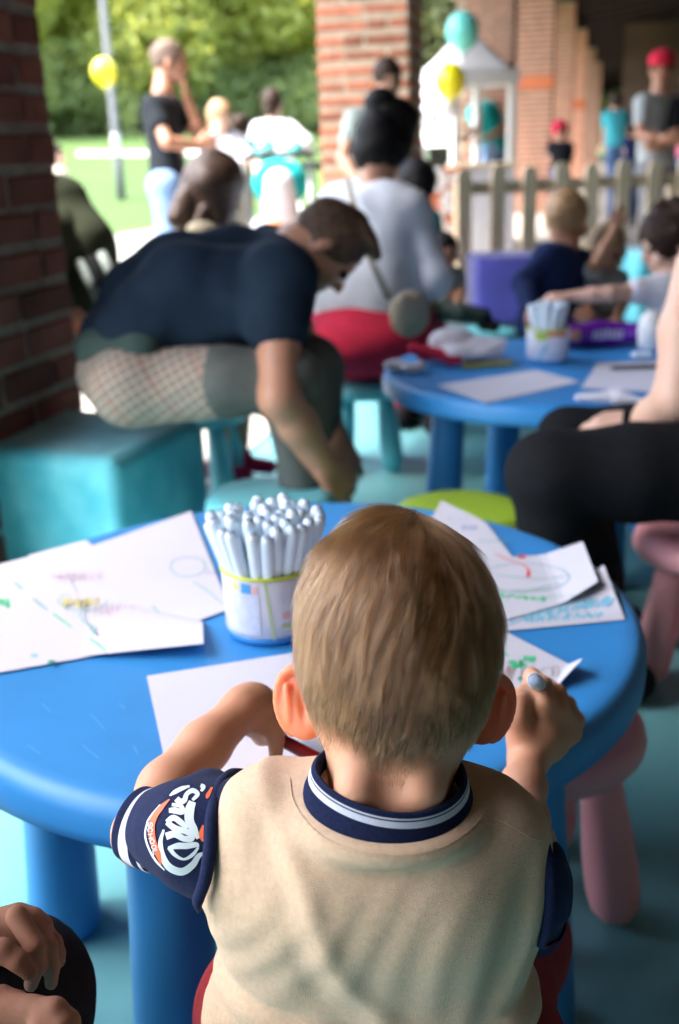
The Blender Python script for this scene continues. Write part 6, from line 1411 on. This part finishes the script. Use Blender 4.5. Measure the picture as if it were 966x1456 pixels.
def letter_decals(txt, path, size, m, lift):
    c = curve_pts([np.array(Zp(a, b_)) for a, b_ in path], 60); Ls = [0]
    for i in range(len(c)-1): Ls.append(Ls[-1]+np.linalg.norm(c[i+1]-c[i]))
    G = {'S': [[(1, .85), (.75, 1), (.25, 1), (0, .8), (.1, .58), (.9, .42), (1, .2), (.75, 0), (.25, 0), (0, .15)]], 'C': [[(1, .8), (.7, 1), (.3, 1), (0, .75), (0, .25), (.3, 0), (.7, 0), (1, .2)]], 'H': [[(0, 0), (0, 1)], [(1, 0), (1, 1)], [(0, .5), (1, .5)]], 'O': [[(.5, 1), (.1, .85), (0, .5), (.1, .15), (.5, 0), (.9, .15), (1, .5), (.9, .85), (.5, 1)]], 'L': [[(0, 1), (0, 0), (1, 0)]]}
    polys = []; adv = Ls[-1]/len(txt)
    for k, chx in enumerate(txt):
        s0 = adv*(k+.12)
        i = min(np.searchsorted(Ls, s0), len(c)-2); o = c[i]; d = nrm(c[min(i+3, len(c)-1)]-c[i]); up_ = np.array([d[1], -d[0]])
        for st in G[chx]:
            q = [o+d*x_*adv*.70+up_*(y_-.5)*size for x_, y_ in st]
            for a, b_ in zip(q[:-1], q[1:]):
                dd = nrm(b_-a); nn = np.array([-dd[1], dd[0]])*.55; polys.append([tuple(a-nn-dd*.3), tuple(a+nn-dd*.3), tuple(b_+nn+dd*.3), tuple(b_-nn+dd*.3)])
    decal('sleeve_letters', polys, m, lift)
letter_decals('SCHOOL', [(318, 475), (318, 560), (338, 630), (358, 700)], 6.2, M['print_w'], .00105)
# ---- trousers, legs, shoes
fp = [('c', HIP+V3(-.045, .0, -.01), HIP+V3(.045, .0, -.01), .062, .062)]
KL, KR_ = V3(-.072, .80, .315), V3(.150, .79, .315)
fp += chain((HIP+V3(-.054, .0, -.018), .058), (V3(-.075, .69, .340), .053), (KL, .044), (KL+V3(0, .02, -.22), .038))+chain((HIP+V3(.056, .0, -.018), .058), (V3(.105, .69, .340), .053), (KR_, .044), (KR_+V3(0, .02, -.22), .038))
fp += [('c', P(350, 1440, .80), P(346, 1500, .81), .028, .034), ('c', P(722, 1440, .80), P(732, 1500, .81), .028, .036)]
solid('trousers', fp, M['red_cloth'], be, .0042, .03, fold(.004, 55, 8))
for kx in (KL, KR_):
    solid('shin', chain((kx+V3(0, .02, -.18), .030), (kx+V3(0, .0, -.275), .024)), M['skin'], be, .005); c0 = V3(kx[0], kx[1], .035)
    solid('shoe', [('c', c0+V3(0, -.03, .0), c0+V3(0, .08, -.006), .034, .028), ('c', c0, c0+V3(0, 0, .03), .033, .034)], M['white_rub'], be, .005)
for sx in (-1, 1):
    mb = MB(); mb.lathe([(.010*math.cos(a), .010*math.sin(a)) for a in np.linspace(-1.5, 1.5, 8)], c=HB(sx*.027, .077, -.012)-off(be), n=10); mb.build('eye', M['eye'], be, True)
# ---- pens in his hands
def pen(label, a, b_, r, body_m, cap_m, end_m, ridged=False):
    e = empty('marker', label, 'marker', loc=tuple((a+b_)/2)); d = nrm(b_-a); L = np.linalg.norm(b_-a); R = axes_to(d); o = a-off(e)
    mb = MB(); n = 48; 
    prof = [(r*.90, .0), (r*1.0, .0007), (r*1.0, .0015), (r, L*.30), (r, L*.78), (r*.62, L*.86), (r*.5, L-.006)]
    vs = []; 
    for j, (rr_, z_) in enumerate(prof):
        for i in range(n): t_ = 2*math.pi*i/n; k_ = 1+(.035*math.cos(t_*12) if ridged and 0 < j < 5 else 0); vs.append(o+R@V3(rr_*k_*math.cos(t_), rr_*k_*math.sin(t_), z_))
    fs_ = [(j*n+i, j*n+(i+1) % n, (j+1)*n+(i+1) % n, (j+1)*n+i) for j in range(len(prof)-1) for i in range(n)]; mb.add(vs, fs_+[tuple((len(prof)-1)*n+j for j in range(n))]); mb.build('barrel', body_m, e, True)
    mb = MB(); mb.lathe([(r*.86, .0016), (r*.86, .0003), (r*.3, .0002), (.0001, .0002)], c=o, n=32, R=R); mb.build('end_plug', end_m, e, True)
    mb = MB(); mb.lathe([(r*.45, L-.0065), (r*.2, L-.001), (.0003, L)], c=o, n=16, R=R); mb.build('nib', cap_m, e, True); return e
pen('white ribbed felt pen with a grey end, upright in the boy\'s right hand', MT, MBm, .0066, M['marker'], M['ink_brown'], M['plug'], True)
redm = mat('dark_red_plastic', (.30, .010, .016), .35)
ra_, rb_ = P(396, 1050, .935), Z(500, 1104, TZ+.012)
pen('dark red felt pen slanting from the boy\'s left hand to the paper', ra_, ra_+nrm(rb_-ra_)*.115, .0058, redm, redm, redm)
